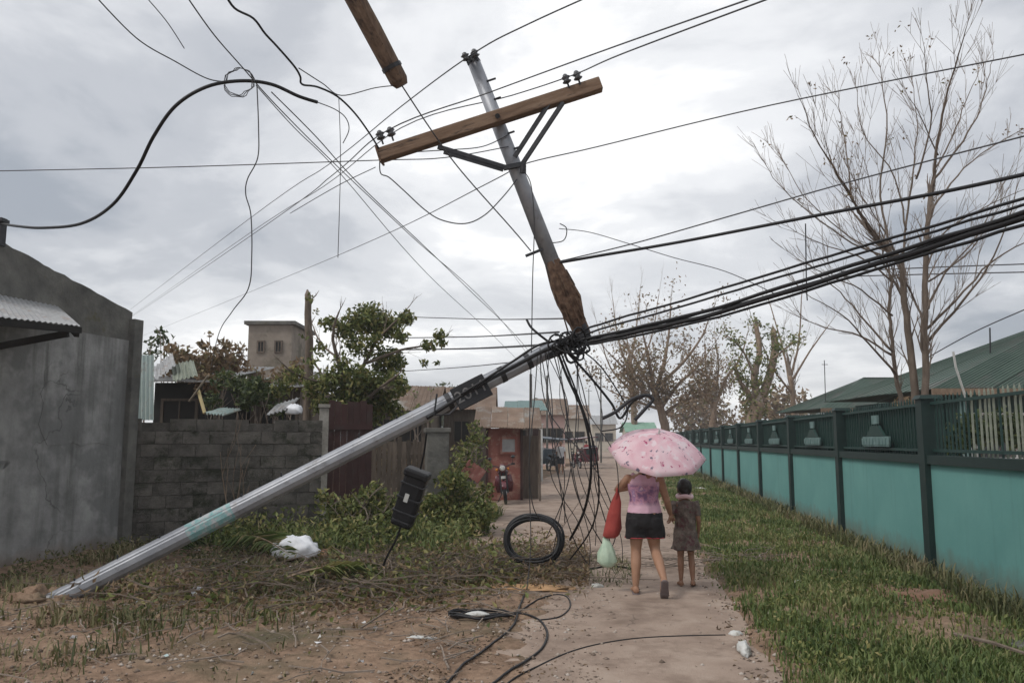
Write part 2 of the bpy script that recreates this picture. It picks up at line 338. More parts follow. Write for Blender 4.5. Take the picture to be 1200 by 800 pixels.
# ================================================================== GROUND AND ROAD
def fb(x, y, s=1.0, z=0.0): return noise.fractal(Vector((x*s, y*s, z)), 1.0, 2.0, 4)
def sm(a, b, x):
    t = min(1, max(0, (x-a)/(b-a))); return t*t*(3-2*t)
def edge_l(y): return -0.62 - 2.75*sm(9.6, 13.5, y) + 0.22*fb(0.3, y, 0.9)
def edge_r(y): return 1.02 + 0.10*fb(7.3, y, 1.3)
def gz(x, y):
    z = -0.035
    r_ = sm(edge_r(y)-0.12, edge_r(y)+0.3, x)
    if r_ > 0:
        mid = math.exp(-((x-2.3)/0.9)**2)
        z += r_*(0.075 + 0.05*mid + 0.05*fb(x, y, 0.9, 3) + 0.02*fb(x, y, 4.0, 5)) * (1-0.5*sm(3.2, 3.9, x))
    l_ = 1-sm(edge_l(y)-0.35, edge_l(y)+0.18, x)
    if l_ > 0:
        z += l_*(0.055 + 0.018*fb(x, y, 1.8, 7) + 0.018*fb(x, y, 5.5, 9))
        z += 0.10*(1-sm(-6.0, -3.4, x))*(0.6+0.8*fb(x, y, 0.8, 11)) * sm(6.0, 8.5, y)*(1-sm(30, 40, y))
    return z
def axis(segs):
    out = []
    for a, b, s in segs:
        n = max(1, int(round((b-a)/s))); out += [a+(b-a)*i/n for i in range(n)]
    out.append(segs[-1][1]); return out
xs = axis([(-900, -120, 130), (-120, -20, 12), (-20, -8, 1.0), (-8, 4.6, 0.085), (4.6, 14, 0.8), (14, 100, 10), (100, 900, 130)])
ys = axis([(-40, 0, 5), (0, 3.5, 0.4), (3.5, 14, 0.085), (14, 24, 0.2), (24, 45, 0.5), (45, 120, 4), (120, 400, 40), (400, 1500, 180)])
nx, ny = len(xs), len(ys)
V = np.zeros((ny, nx, 3), np.float32)
for j, y in enumerate(ys):
    for i, x in enumerate(xs):
        V[j, i] = (x, y, gz(x, y) if (-9 < x < 5 and 0 < y < 60) else (-0.035 if -3.4 < x < 1 else 0.02))
idx = np.arange(nx*ny).reshape(ny, nx)
F = np.stack([idx[:-1, :-1], idx[:-1, 1:], idx[1:, 1:], idx[1:, :-1]], axis=-1).reshape(-1, 4)
def ground_mat():
    m = bpy.data.materials.new('bare_earth'); m.use_nodes = True; t = m.node_tree; nd, lk = t.nodes, t.links
    b = nd['Principled BSDF']; b.inputs['Roughness'].default_value = 0.95; b.inputs['Specular IOR Level'].default_value = 0.15
    g = nd.new('ShaderNodeNewGeometry')
    def nz(s, d=8, r=0.65, dist=0.0):
        n = nd.new('ShaderNodeTexNoise'); n.inputs['Scale'].default_value = s; n.inputs['Detail'].default_value = d; n.inputs['Roughness'].default_value = r; n.inputs['Distortion'].default_value = dist
        lk.new(g.outputs['Position'], n.inputs['Vector']); return n.outputs['Fac']
    c1 = ramp_to(nd, lk, nz(1.1, dist=0.6), [(0.32, (0.14, 0.088, 0.058)), (0.52, (0.275, 0.182, 0.125)), (0.70, (0.40, 0.285, 0.205))])
    c2 = ramp_to(nd, lk, nz(9.0), [(0.36, (0.07, 0.05, 0.036)), (0.6, (0.35, 0.245, 0.175))])
    mx = nd.new('ShaderNodeMix'); mx.data_type = 'RGBA'; mx.inputs[0].default_value = 0.42; lk.new(c1, mx.inputs[6]); lk.new(c2, mx.inputs[7])
    # damp, mossy soil in patches
    f = nd.new('ShaderNodeMapRange'); f.inputs[1].default_value, f.inputs[2].default_value = 0.5, 0.66; lk.new(nz(0.55, 6), f.inputs[0])
    mg = nd.new('ShaderNodeMix'); mg.data_type = 'RGBA'; lk.new(f.outputs[0], mg.inputs[0]); lk.new(mx.outputs[2], mg.inputs[6]); mg.inputs[7].default_value = (0.11, 0.095, 0.06, 1)
    lk.new(mg.outputs[2], b.inputs['Base Color'])
    bp = nd.new('ShaderNodeBump'); bp.inputs['Strength'].default_value = 0.8; bp.inputs['Distance'].default_value = 0.04; lk.new(nz(16, 9, 0.7), bp.inputs['Height']); lk.new(bp.outputs[0], b.inputs['Normal'])
    return m
M['earth'] = ground_mat()
struct(fastmesh('ground', V.reshape(-1, 3), F, M['earth'], smooth=True), 'bare brown earth of the roadside')

M['slab'] = mat('road_concrete', [(0.21, 0.155, 0.122), (0.30, 0.228, 0.182), (0.36, 0.285, 0.232)], 2.2, detail=11, rough=0.9, bump=0.5, bscale=70, wear=(0.18, 0.13, 0.10), wscale=1.4, wpos=(0.50, 0.66), vary=0.06, coord='Object')
def cracks(m, col, scale=0.9, wid=0.012):
    nd, lk = m.node_tree.nodes, m.node_tree.links; b = nd['Principled BSDF']; out = b.inputs['Base Color'].links[0].from_socket; g = nd.new('ShaderNodeNewGeometry')
    n = nd.new('ShaderNodeTexNoise'); n.inputs['Scale'].default_value = 2.5; n.inputs['Detail'].default_value = 6; lk.new(g.outputs['Position'], n.inputs['Vector'])
    mx = nd.new('ShaderNodeVectorMath'); mx.operation = 'MULTIPLY_ADD'; lk.new(n.outputs['Color'], mx.inputs[0]); mx.inputs[1].default_value = (.7, .7, 0); lk.new(g.outputs['Position'], mx.inputs[2])
    v = nd.new('ShaderNodeTexVoronoi'); v.feature = 'DISTANCE_TO_EDGE'; v.inputs['Scale'].default_value = scale; lk.new(mx.outputs[0], v.inputs['Vector'])
    r = nd.new('ShaderNodeMapRange'); r.inputs[1].default_value, r.inputs[2].default_value, r.inputs[3].default_value, r.inputs[4].default_value = 0.0, wid, 0.8, 0.0; lk.new(v.outputs['Distance'], r.inputs[0])
    n2 = nd.new('ShaderNodeTexNoise'); n2.inputs['Scale'].default_value = 0.5; lk.new(g.outputs['Position'], n2.inputs['Vector'])
    r2 = nd.new('ShaderNodeMapRange'); r2.inputs[1].default_value, r2.inputs[2].default_value = .48, .58; lk.new(n2.outputs['Fac'], r2.inputs[0])
    q = nd.new('ShaderNodeMath'); q.operation = 'MULTIPLY'; lk.new(r.outputs[0], q.inputs[0]); lk.new(r2.outputs[0], q.inputs[1])
    c = nd.new('ShaderNodeMix'); c.data_type = 'RGBA'; lk.new(q.outputs[0], c.inputs[0]); lk.new(out, c.inputs[6]); c.inputs[7].default_value = (*col, 1); lk.new(c.outputs[2], b.inputs['Base Color'])
cracks(M['slab'], (0.10, 0.075, 0.06)); cracks(M['concrete'], (0.06, 0.06, 0.058), 0.55, 0.008)
road = struct(MB().box((-1.1, 75, -0.02), (4.5, 150, 0.012)).build('road', mat('road_joint_filler', [(0.09, 0.07, 0.055)], 6)), 'narrow concrete street running away past the green wall')
y = -3.4
for k in range(33):
    L_ = 4.5
    if k < 12:
        for xa, xb in ((-3.3, -1.12), (-1.105, 1.12)):
            MB().box(((xa+xb)/2, y+L_/2, -0.006+0.002*((k*7) % 3)), (xb-xa, L_-0.014, 0.02)).build('slab', M['slab'], road, bevel=0.004)
    else:
        MB().box((-1.1, y+L_/2, -0.006), (4.4, L_-0.02, 0.02)).build('slab', M['slab'], road)
    y += L_

# ================================================================== TEAL SCHOOL WALL WITH RAILINGS
FX = 3.93; P0 = 10.86; SP = 4.06
fence = thing('boundary_wall', (FX, P0, 0), 'long teal painted wall with dark green posts and picket railing on top', 'wall')
ORG = (FX, P0, 0)
post_y = [P0 + SP*k for k in range(-2, 15)]
panel_me = MB().box((0, 0, 0), (0.14, SP-0.20, 1.52)).build('wall_panel', M['teal'], fence).data
bpy.data.objects.remove(bpy.data.objects['wall_panel'])
def inst(name, me, parent, loc, rot=None):
    o = bpy.data.objects.new(name, me); COL.objects.link(o); o.parent = parent; o.location = loc
    if rot: o.rotation_euler = rot
    return o
post_b = MB().box((0, 0, 1.0), (0.24, 0.20, 2.36)).build('p', M['dkgreen'], bevel=0.008)
post_me = post_b.data; bpy.data.objects.remove(post_b)
cap_me = MB().box((0, 0, 0), (0.30, 0.26, 0.05), taper=0.8); cap_o = cap_me.build('c', M['dkgreen']); cap_me = cap_o.data; bpy.data.objects.remove(cap_o)
beam_o = MB().box((0, 0, 0), (0.20, SP-0.2, 0.11)).build('b', M['dkgreen']); beam_me = beam_o.data; bpy.data.objects.remove(beam_o)
pk = MB().box((0, 0, 0), (0.018, 0.02, 0.72)); pk.add([(-.009, -.010, .36), (.009, -.010, .36), (.009, .010, .36), (-.009, .010, .36), (0, 0, .41)], [(0, 1, 4), (1, 2, 4), (2, 3, 4), (3, 0, 4)])
pk_o = pk.build('k', M['picket']); pk_me = pk_o.data; bpy.data.objects.remove(pk_o)
pk_o = pk.build('k', M['palepicket']); pk_pale = pk_o.data; bpy.data.objects.remove(pk_o)
rail_o = MB().box((0, 0, 0), (0.03, SP-0.2, 0.035)).build('r', M['picket']); rail_me = rail_o.data; bpy.data.objects.remove(rail_o)
back_o = MB().box((0, 0, 0), (0.02, SP-0.24, 0.68)).build('b', M['picket']); back_me = back_o.data; bpy.data.objects.remove(back_o)
plq = MB().box((0, 0, 0), (0.03, 1.25, 0.15))
for k in range(9): plq.box((-0.02, -0.6+0.15*k, 0), (0.012, 0.10, 0.10))
plq_o = plq.build('q', M['paleteal']); plq_me = plq_o.data; bpy.data.objects.remove(plq_o)
hat_o = MB().add([(-.02, -.42, 0), (-.02, .42, 0), (-.02, .16, .16), (-.02, -.16, .16), (.02, -.42, 0), (.02, .42, 0), (.02, .16, .16), (.02, -.16, .16)], [(0, 3, 2, 1), (4, 5, 6, 7), (0, 1, 5, 4), (1, 2, 6, 5), (2, 3, 7, 6), (3, 0, 4, 7)]).build('h', M['picket']); hat_me = hat_o.data; bpy.data.objects.remove(hat_o)
emb_o = MB().box((0, 0, 0), (0.03, 0.26, 0.13)).build('e', M['paleteal']); emb_me = emb_o.data; bpy.data.objects.remove(emb_o)
for k, py in enumerate(post_y):
    inst('post', post_me, fence, (0, py-P0, 0)); inst('post_cap', cap_me, fence, (0, py-P0, 2.205))
    if k == len(post_y)-1: break
    ym = py+SP/2-P0
    inst('wall_panel', panel_me, fence, (0.02, ym, 0.60)); inst('top_beam', beam_me, fence, (0, ym, 1.415))
    inst('rail', rail_me, fence, (0.0, ym, 1.53)); inst('rail', rail_me, fence, (0.0, ym, 2.12))
    if k > 1: inst('emblem_board', plq_me, fence, (-0.045, ym, 1.64))
    if k > 1: inst('emblem_roof', hat_me, fence, (-0.045, ym, 1.72)); inst('emblem_block', emb_me, fence, (-0.045, ym, 1.97))
    if k > 1: inst('back_panel', back_me, fence, (0.075, ym, 1.80))
    n = 34
    if k < 4:
        for j in range(n):
            yy = py+0.16+(SP-0.32)*j/(n-1)-P0
            o = inst('picket', pk_pale if (k == 1 and 8 <= j <= 24 or k == 0) and j % 5 != 3 else pk_me, fence, (0.035+random.uniform(-.006, .006), yy, 1.82), (random.uniform(-.02, .02), 0, 0))
    else:
        m_ = MB()
        for j in range(n): m_.box((0.035, py+0.16+(SP-0.32)*j/(n-1)-P0, 1.82), (0.022, 0.026, 0.76))
        o = m_.build('picket_row', M['picket'], fence); o['kind'] = 'stuff'

# ================================================================== RENDERED HOUSE WALL
def frame(org, ux):        # local wall frame: ux along, z up, n outwards
    ux = Vector(ux).normalized(); return Vector(org), ux, Vector((ux.y, -ux.x, 0))
A = Vector((-7.95, 7.4, 0)); B = Vector((-7.53, 11.45, 0)); ux = (B-A).normalized(); nn_w = Vector((ux.y, -ux.x, 0))
house = thing('rendered_house', A, 'grey cement rendered house with bare gable wall facing the street', 'house')
L_ = (B-A).length
def wall_prism(mb, prof, a, u, n, th):   # prof: (s along, z) polygon, extruded from face plane inwards
    k = len(prof)
    fr = [a+u*p[0]+Vector((0, 0, p[1])) for p in prof]; bk = [p-n*th for p in fr]
    return mb.add(fr+bk, [tuple(range(k)), tuple(reversed(range(k, 2*k)))] + [(i, i+k, (i+1) % k+k, (i+1) % k) for i in range(k)])
def zon(px, py, s):        # height where the pixel's ray meets the wall plane's station s
    p = A+ux*s; r_ = ray(px, py); t = (p.x*_c*0+math.hypot(p.x, p.y))/math.hypot(r_.x, r_.y); return CAM_H+r_.z*t
def hit(px, py):          # the wall plane under a pixel
    r_ = ray(px, py); t_ = (A-Vector((0, 0, CAM_H))).dot(nn_w)/r_.dot(nn_w); return Vector((0, 0, CAM_H))+r_*t_
hA, hB = hit(2, 281), hit(160, 367)
z_end = hB.z; slope = (hA.z-hB.z)/((hB-hA).dot(ux)); z_left = z_end+slope*L_
# roughly rendered wall below, coarser gable band above
wall_prism(MB(), [(0, -0.1), (L_-0.05, -0.1), (L_-0.02, z_end-0.45), (0, z_end-0.45)], A, ux, nn_w, 0.15).build('lower_wall', M['concrete'], house, A)
prof = [(0, z_end-0.45), (L_-0.02, z_end-0.45), (L_, z_end)]
s_ = L_
while s_ > 0.02:
    s2 = max(0, s_-random.uniform(0.08, 0.2)); zt = z_end+(z_left-z_end)*(1-s2/L_)
    prof += [(s2, zt+random.uniform(-0.014, 0.014))]; s_ = s2
wall_prism(MB(), prof, A-nn_w*0.012, ux, nn_w, 0.135).build('gable', M['rawconcrete'], house, A)
# render lifts in slightly uneven trowelled bays
for k, (sa, sb, za, zb) in enumerate([(0.0, 1.2, 0.0, 1.1), (1.3, 2.9, 0.0, 1.45), (0.3, 2.1, 1.25, 2.4), (2.35, 3.95, 1.55, 2.75)]):
    pr = []
    for q in range(28):
        a_ = 2*math.pi*q/28; ca, sa_ = math.cos(a_), math.sin(a_)
        rr = 1/max(abs(ca), abs(sa_))*(0.93+0.05*math.sin(q*2.3+k))
        pr.append(((sa+sb)/2+(sb-sa)/2*ca*rr*0.98, max(0.02, (za+zb)/2+(zb-za)/2*sa_*rr*0.98)))
    wall_prism(MB(), pr, A+nn_w*0.006, ux, nn_w, 0.01).build('render_patch', M['concrete'], house, A)
# corner pier
MB().box(B+nn_w*0.012+ux*0.04+Vector((0, 0, z_end/2-0.10)), (0.16, 0.20, z_end-0.02), Matrix.Rotation(-math.atan2(ux.x, ux.y), 3, 'Z')).build('corner_pier', M['rawconcrete'], house, A, bevel=0.01)
# other walls and the mono roof behind so that the house has a body
inn = -nn_w
for nm, a_, b_ in (('rear_wall', B, B+inn*5), ('side_wall', A, A+inn*5)):
    MB().bar(a_+inn*0.3+Vector((0, 0, 1.6)), b_+Vector((0, 0, 1.6)), 0.15, 3.3).build(nm, M['rawconcrete'], house, A)
rf = MB(); 
# awning: corrugated sheet over the side door, with fascia and bracket
def corr(mb, p00, p10, p01, waves=18, amp=0.018, th=0.006, jit=0.0, nseg=1):
    """corrugated sheet: p00->p10 across the waves, p00->p01 along them"""
    p00, p10, p01 = map(Vector, (p00, p10, p01)); u = p10-p00; v = p01-p00; nrm = u.cross(v).normalized(); n = waves*4
    k = len(mb.v)
    for side in (1, -1):
        for j in range(nseg+1):
            for i in range(n+1):
                h = math.sin(2*math.pi*waves*i/n)*amp + side*th/2 + random.uniform(-jit, jit)
                mb.v.append(tuple(p00+u*(i/n)+v*(j/nseg)+nrm*h))
    m = (n+1)*(nseg+1)
    for j in range(nseg):
        for i in range(n):
            a_ = k+j*(n+1)+i; q = (a_, a_+1, a_+n+2, a_+n+1); mb.f.append(q); mb.f.append(tuple(reversed([z_+m for z_ in q])))
    for i in range(n):
        mb.f.append((k+i, k+m+i, k+m+i+1, k+i+1)); a_ = k+nseg*(n+1)+i; mb.f.append((a_, a_+1, a_+1+m, a_+m))
    for j in range(nseg):
        a_ = k+j*(n+1); mb.f.append((a_, a_+n+1, a_+n+1+m, a_+m)); a_ += n; mb.f.append((a_, a_+m, a_+m+n+1, a_+n+1))
    return mb
T1 = D(94, 382, 9.3); T0 = D(-70, 364, 7.0)
def on_wall(p): d_ = (p-A).dot(nn_w); return p-nn_w*d_
W1 = T1+(hit(-70, 332)-T0); W0 = hit(-70, 332)
aw = thing('door_awning', W0, 'corrugated metal awning on a dark bracket over the house doorway', 'awning')
corr(MB(), T0, T1, T0+(W0-T0), waves=22, amp=0.008, nseg=2).build('roof_sheet', M['gal'], aw, W0)
MB().bar(T0+Vector((0, 0, -0.05)), T1+Vector((0, 0, -0.05)), 0.045, 0.07).build('front_purlin', M['dark'], aw, W0)
MB().bar(W1+Vector((0, 0, -.06)), T1+Vector((0, 0, -.09))-ux*0.04, 0.05, 0.09).build('end_rafter', M['dark'], aw, W0)
Bk0 = on_wall(D(5, 422, 8.6)); 
MB().bar(Bk0+nn_w*0.03, (T1+T0*0.12)*(1/1.12)+Vector((0, 0, -.1)), 0.06, 0.07).build('bracket', M['dark'], aw, W0)
# door in the wall under the awning
dr = on_wall(D(-40, 470, 8.0)); dr.z = 0
dd = thing('house_door', dr, 'dark reddish house door under the corrugated awning', 'door')
for i in range(6): MB().box(dr+ux*(-0.35+0.14*i)+nn_w*0.02+Vector((0, 0, 1.35)), (0.05, 0.135, 2.6), Matrix.Rotation(-math.atan2(ux.x, ux.y), 3, 'Z')).build('plank', M['maroon'], dd, dr, bevel=0.004)
MB().bar(dr+ux*0.52+nn_w*0.03+Vector((0, 0, 0)), dr+ux*0.52+nn_w*0.03+Vector((0, 0, 2.75)), 0.08, 0.1).build('door_frame', M['bark'], dd, dr)

# ================================================================== HOLLOW BLOCK WALL
C0 = Vector((-7.62, 11.62, 0)); C1 = D(376, 516, 13.6); C1.z = 0
cu = (C1-C0).normalized(); cn = Vector((cu.y, -cu.x, 0)); CL = (C1-C0).length; rz = math.atan2(cu.y, cu.x)
bw = thing('block_wall', C0, 'dark unplastered hollow block wall beside the grey house', 'wall')
H_ = 2.02
MB().box(C0+cu*(CL/2)+cn*-0.0+Vector((0, 0, H_/2-0.06)), (CL-0.02, 0.098, H_-0.05), Matrix.Rotation(rz, 3, 'Z')).build('mortar', M['mortar'], bw, C0)
bo = MB().box((0, 0, 0), (0.391, 0.145, 0.190)).build('b', M['block'], bevel=0.008); blk = bo.data; mods = True; bpy.data.objects.remove(bo)
hb = MB().box((0, 0, 0), (0.191, 0.145, 0.190)).build('b', M['block']); half = hb.data; bpy.data.objects.remove(hb)
rows = int(H_/0.2)
for r_i in range(rows):
    s_ = 0.0 if r_i % 2 == 0 else -0.2
    while s_ < CL-0.05:
        if s_ < 0: me, ln, c_ = half, 0.2, 0.1
        elif s_+0.4 > CL+0.02: me, ln, c_ = half, 0.2, s_+0.1
        else: me, ln, c_ = blk, 0.4, s_+0.2
        if s_ < 0: s_ = 0.0; c_ = 0.1
        if not (r_i == rows-1 and random.random() < 0.22):
            p = cu*c_ + cn*random.uniform(-0.014, 0.006) + Vector((0, 0, 0.1+0.2*r_i))
            inst('block', me, bw, p, (0, random.uniform(-.008, .008), rz))
        s_ += ln

# ================================================================== BROKEN UTILITY POLE
base = G(48, 710); base.z = -0.02; K = D(657, 404, 9.0)
U0 = D(684, 392, 9.02); U1 = D(649, 312, 9.0); UT = D(555, 72, 9.0)
pole = thing('utility_pole', (base.x, base.y, 0), 'snapped steel power pole leaning across the street, its upper half bent upright', 'utility pole')
PO = (base.x, base.y, 0)
ax = (K-base).normalized()
def along(f): return base+(K-base)*f
MB().tube([along(0), along(0.5), along(0.93), along(1.0)], [0.100, 0.096, 0.089, 0.08], n=12).build('lower_shaft', M['steel'], pole, PO)
# raised seams along the lower shaft
side = ax.cross(Vector((0, 1, 0))).normalized()
for q in (0.35, 1.15):
    off = (side*math.cos(q)+Vector((0, -1, 0))*math.sin(q))
    if off.z < 0: off = -off+Vector((0, -2*(-off).y, 0)) if False else off*-1
    MB().bar(along(0.01)+off*0.099, along(0.99)+off*0.084, 0.012, 0.012).build('seam', M['steel'], pole, PO)
ud = (UT-U1).normalized()
MB().tube([U1-ud*0.08, U1+(UT-U1)*0.5, UT], [0.092, 0.084, 0.074], n=12).build('upper_shaft', M['steel'], pole, PO, smooth=True)
MB().tube([UT+ud*-0.02, UT+ud*0.05], [0.079, 0.062], n=12).build('pole_cap', M['darksteel'], pole, PO)
# torn rusty stretch above the break
pts = [U1-ud*-0.06, U1+(U0-U1)*0.25, U1+(U0-U1)*0.5, U1+(U0-U1)*0.75, U0]
ts = MB().tube(pts, [0.095, 0.120, 0.140, 0.110, 0.075], n=14, jit=0.16); ts.build('torn_rusty_section', M['rust'], pole, PO)
sp_ = MB()
for i in range(26):
    a_ = random.uniform(0, 6.28); st = random.uniform(0.05, 0.6); ln = random.uniform(0.15, 0.38)
    d_ = (U0-U1).normalized(); o1 = d_.orthogonal().normalized(); o2 = d_.cross(o1); of = o1*math.cos(a_)+o2*math.sin(a_)
    p = U1+(U0-U1)*st+of*0.115
    sp_.bar(p, p+d_*ln+of*random.uniform(0.0, 0.05), random.uniform(0.015, 0.04), 0.008)
sp_.build('torn_strips', M['rust'], pole, PO)
# crumpled hinge of the fold
fold = MB().tube([along(0.965), K+Vector((0.10, 0.0, 0.02)), U0+Vector((0.02, 0, -0.02)), U0+(U1-U0)*0.2], [0.09, 0.10, 0.10, 0.085], n=12, jit=0.2, flat=0.75)
fold.build('crumpled_fold', M['darksteel'], pole, PO)
# clamp bands
for f, r_ in ((0.765, 0.097), (0.875, 0.095), (0.93, 0.093)):
    MB().tube([along(f)-ax*0.03, along(f)+ax*0.03], [r_, r_], n=12).build('clamp_band', M['darksteel'], pole, PO)
MB().tube([along(0.745)+Vector((0, -.12, .13)), along(0.745)+Vector((-0.03, -.12, -.10)), along(0.77)+Vector((0, -.12, -.16)), along(0.80)+Vector((0, -.12, -.08))], 0.012, n=6).build('hook', M['darksteel'], pole, PO)
for k in range(9): MB().tube([along(.06+.075*k)+Vector((0, -.02, .08)), along(.06+.075*k)+Vector((0, -.03, .125+.02*(k % 2)))], .009, n=6).build('step_bolt', M['darksteel'], pole, PO)
# tape
MB().tube([along(0.262), along(0.345)], [0.1, 0.0992], n=12).build('painted_band', M['tape'], pole, PO)
# number plate with digits
pc = along(0.815)+Vector((0.0, -0.12, -0.04)); pu = ax.copy(); pn = Vector((0, -1, 0.12)); pn = (pn-pu*pn.dot(pu)).normalized(); pv = pn.cross(pu)
rotm = Matrix((pu, pv, pn)).transposed()
plate = MB().box(pc, (0.40, 0.27, 0.02), rotm).build('number_plate', M['black'], pole, PO, bevel=0.01)
fc = bpy.data.curves.new('digits', 'FONT'); fc.body = '2011'; fc.size = 0.19; fc.extrude = 0.002; fc.align_x = 'CENTER'; fc.align_y = 'CENTER'
fo = bpy.data.objects.new('digits_tmp', fc); COL.objects.link(fo)
dg = bpy.context.evaluated_depsgraph_get(); dme = bpy.data.meshes.new_from_object(fo.evaluated_get(dg)); bpy.data.objects.remove(fo)
dme.transform(Matrix.Translation(pc+pn*0.013-Vector(PO)) @ rotm.to_4x4()); dme.materials.clear(); dme.materials.append(mat('worn_digit_paint', [(0.10, 0.10, 0.10), (0.20, 0.19, 0.19)], 20))
do = bpy.data.objects.new('digits', dme); COL.objects.link(do); do.parent = plate
# crossarm with insulators and braces
CA, CB = D(444, 183, 8.82), D(704, 99, 8.86); cd_ = (CB-CA).normalized(); cup = Vector((0, -1, 0)).cross(cd_)*-1
if cup.z < 0: cup = -cup
ca = MB().bar(CA, CB, 0.12, 0.15, up=cup).build('crossarm', M['armtimber'], pole, PO, bevel=0.012)
MB().box(CA+cd_*0.01, (0.02, 0.15, 0.19), Matrix((cd_, Vector((0, 1, 0)), cup)).transposed()).build('end_plate', M['rust'], ca, PO)
def insulator(p, up_, par, h=0.15, r_=0.052):
    up_ = up_.normalized(); q = MB(); q.tube([p, p+up_*(h*0.5)], 0.011, n=6); q.build('insulator_pin', M['darksteel'], par, PO)
    rr = [0.5, 1.0, 0.62, 0.62, 1.0, 0.55, 0.5, 0.25]; hh = [0.40, 0.5, 0.58, 0.72, 0.84, 0.95, 1.05, 1.12]
    MB().tube([p+up_*(h*z_) for z_ in hh], [r_*z_ for z_ in rr], n=12).build('insulator', M['porcelain'], par, PO, smooth=True)
    return p+up_*h
for (px, py) in ((449, 169), (461, 165)): insulator(D(px, py, 8.80), cup, pole)
for (px, py) in ((667, 103), (680, 99)): insulator(D(px, py, 8.80), cup, pole)
for (px, py, dx) in ((549, 76, -0.02), (560, 72, 0.02)): insulator(D(px, py, 8.88), ud, pole, 0.13, 0.05)
for a_, b_, w_ in (((513, 172), (592, 196), 0.035), ((520, 178), (590, 199), 0.022), ((643, 122), (603, 184), 0.028), ((660, 120), (611, 194), 0.034)):
    MB().bar(D(*a_, 8.80), D(*b_, 8.86), w_, 0.045).build('brace', M['darksteel'], pole, PO)
MB().bar(D(590, 197, 8.85), D(616, 192, 8.85), 0.05, 0.05).build('brace_bracket', M['darksteel'], pole, PO)
MB().tube([D(613, 193, 8.84), D(613, 203, 8.84)], 0.035, n=8).build('bracket_bolt', M['darksteel'], pole, PO)
MB().tube([D(583, 136, 8.70), D(583, 136, 9.1)], 0.028, n=8).build('through_bolt', M['darksteel'], pole, PO)
for px, py in ((572, 96), (578, 118), (594, 158), (604, 175)):
    MB().tube([D(px-3, py, 8.95), D(px+9, py-4, 8.95)], 0.012, n=6).build('step_bolt', M['darksteel'], pole, PO)
MB().bar(D(636, 292, 8.93), D(616, 300, 8.9), 0.02, 0.03).build('service_bracket', M['darksteel'], pole, PO)

# hanging broken timber
t0_, t1_ = D(398, -35, 7.6), D(471, 101, 7.9)
hb_ = thing('broken_timber', t1_, 'broken brown timber beam dangling from a wire at the top of the picture', 'beam')
q = MB().tube([t0_, t0_*0.5+t1_*0.5, t1_-(t1_-t0_).normalized()*0.06, t1_], [0.10, 0.097, 0.092, 0.062], n=10, jit=0.05); q.build('timber', M['hangtimber'], hb_, t1_)
MB().tube([t1_-(t1_-t0_).normalized()*0.22, t1_-(t1_-t0_).normalized()*0.18], 0.103, n=10).build('wire_wrap', M['darksteel'], hb_, t1_)

# ================================================================== CABLES
def wire(name, pts, r_, label, group=None, m='wire', sub=7, cat='cable', n=5, wob=0.0):
    P = [D(*p) for p in pts]; P = spline(P, sub) if len(P) > 2 else [P[0]*(1-k/10)+P[1]*(k/10) for k in range(11)]
    if wob: P = [p+Vector((random.uniform(-wob, wob), random.uniform(-wob, wob), random.uniform(-wob, wob))) for p in P]
    o = MB().tube(P, r_, n=n).build(name, M[m], None, P[0], smooth=True)
    return tag(o, label, cat, group)
GP = 'power conductors crossing the sky'
wire('power_line', [(745, -28, 7.2), (620, 28, 8.2), (553, 64, 8.85), (470, 125, 11), (385, 193, 15), (290, 258, 22), (160, 357, 55), (110, 395, 80)], 0.008, 'thin power line tied to the top of the broken pole', GP)
wire('power_line', [(905, -10, 5.6), (720, 55, 7.3), (575, 108, 8.5), (454, 153, 8.75), (390, 205, 12), (300, 272, 18), (168, 362, 50), (118, 394, 80)], 0.0075, 'power line tied to the lower end of the timber crossarm', GP)
wire('power_line', [(930, -12, 5.6), (730, 63, 7.4), (672, 88, 8.75), (600, 112, 9.3), (470, 150, 11), (380, 218, 16), (290, 275, 24), (190, 345, 55), (125, 390, 85)], 0.0075, 'power line over the raised end of the timber crossarm', GP)
wire('power_line', [(1230, 58, 6.5), (900, 124, 7.8), (700, 172, 8.7), (612, 193, 8.86), (575, 213, 10), (440, 280, 16), (310, 335, 30), (195, 382, 60), (150, 400, 80)], 0.007, 'thin line running from the brace bracket over the bare tree', GP)
wire('power_line', [(1230, 152, 6.0), (1000, 212, 7.4), (860, 252, 8.1), (740, 286, 8.8), (648, 308, 9.0)], 0.0075, 'thin line just above the thick service cable beside the pole', GP)
wire('service_cable', [(1230, 198, 5.8), (1100, 226, 6.7), (960, 252, 7.6), (800, 283, 8.5), (700, 300, 8.85), (648, 309, 8.95)], 0.017, 'single thick black cable leaving the pole above the bundle', 'black cables leaving the pole', 'black')
bl = ['topmost strand of the black cable bundle beside the bare tree', 'second strand from the top of the black cable bundle', 'thick middle cable of the black bundle', 'thickest sagging cable of the black bundle', 'lowest strand of the black cable bundle', 'thin strand twisted around the black cable bundle']
bd = [((1230, 224), (1000, 292), (820, 346), (692, 384), .012), ((1230, 231), (1000, 299), (820, 353), (690, 390), .011), ((1230, 240), (1000, 310), (820, 366), (690, 396), .018),
      ((1230, 246), (1000, 318), (820, 372), (688, 401), .023), ((1230, 254), (1000, 324), (820, 377), (686, 404), .013), ((1230, 238), (1000, 316), (820, 368), (690, 398), .009)]
for rr_k, (lb, (a_, b_, c_, d_, r_)) in enumerate(zip(bl, bd)):
    wire('bundle_cable', [(*a_, 5.4), (*b_, 6.9), (*c_, 8.1), (*d_, 8.85), (666+rr_k, 400, 8.85)], r_, lb, 'black cables leaving the pole', 'black', n=6, wob=0.006)
wire('drop_wire', [(944, 262, 7.6), (945, 330, 7.7), (946, 352, 7.7)], 0.006, 'short frayed end hanging below the black cable bundle', None, 'black')
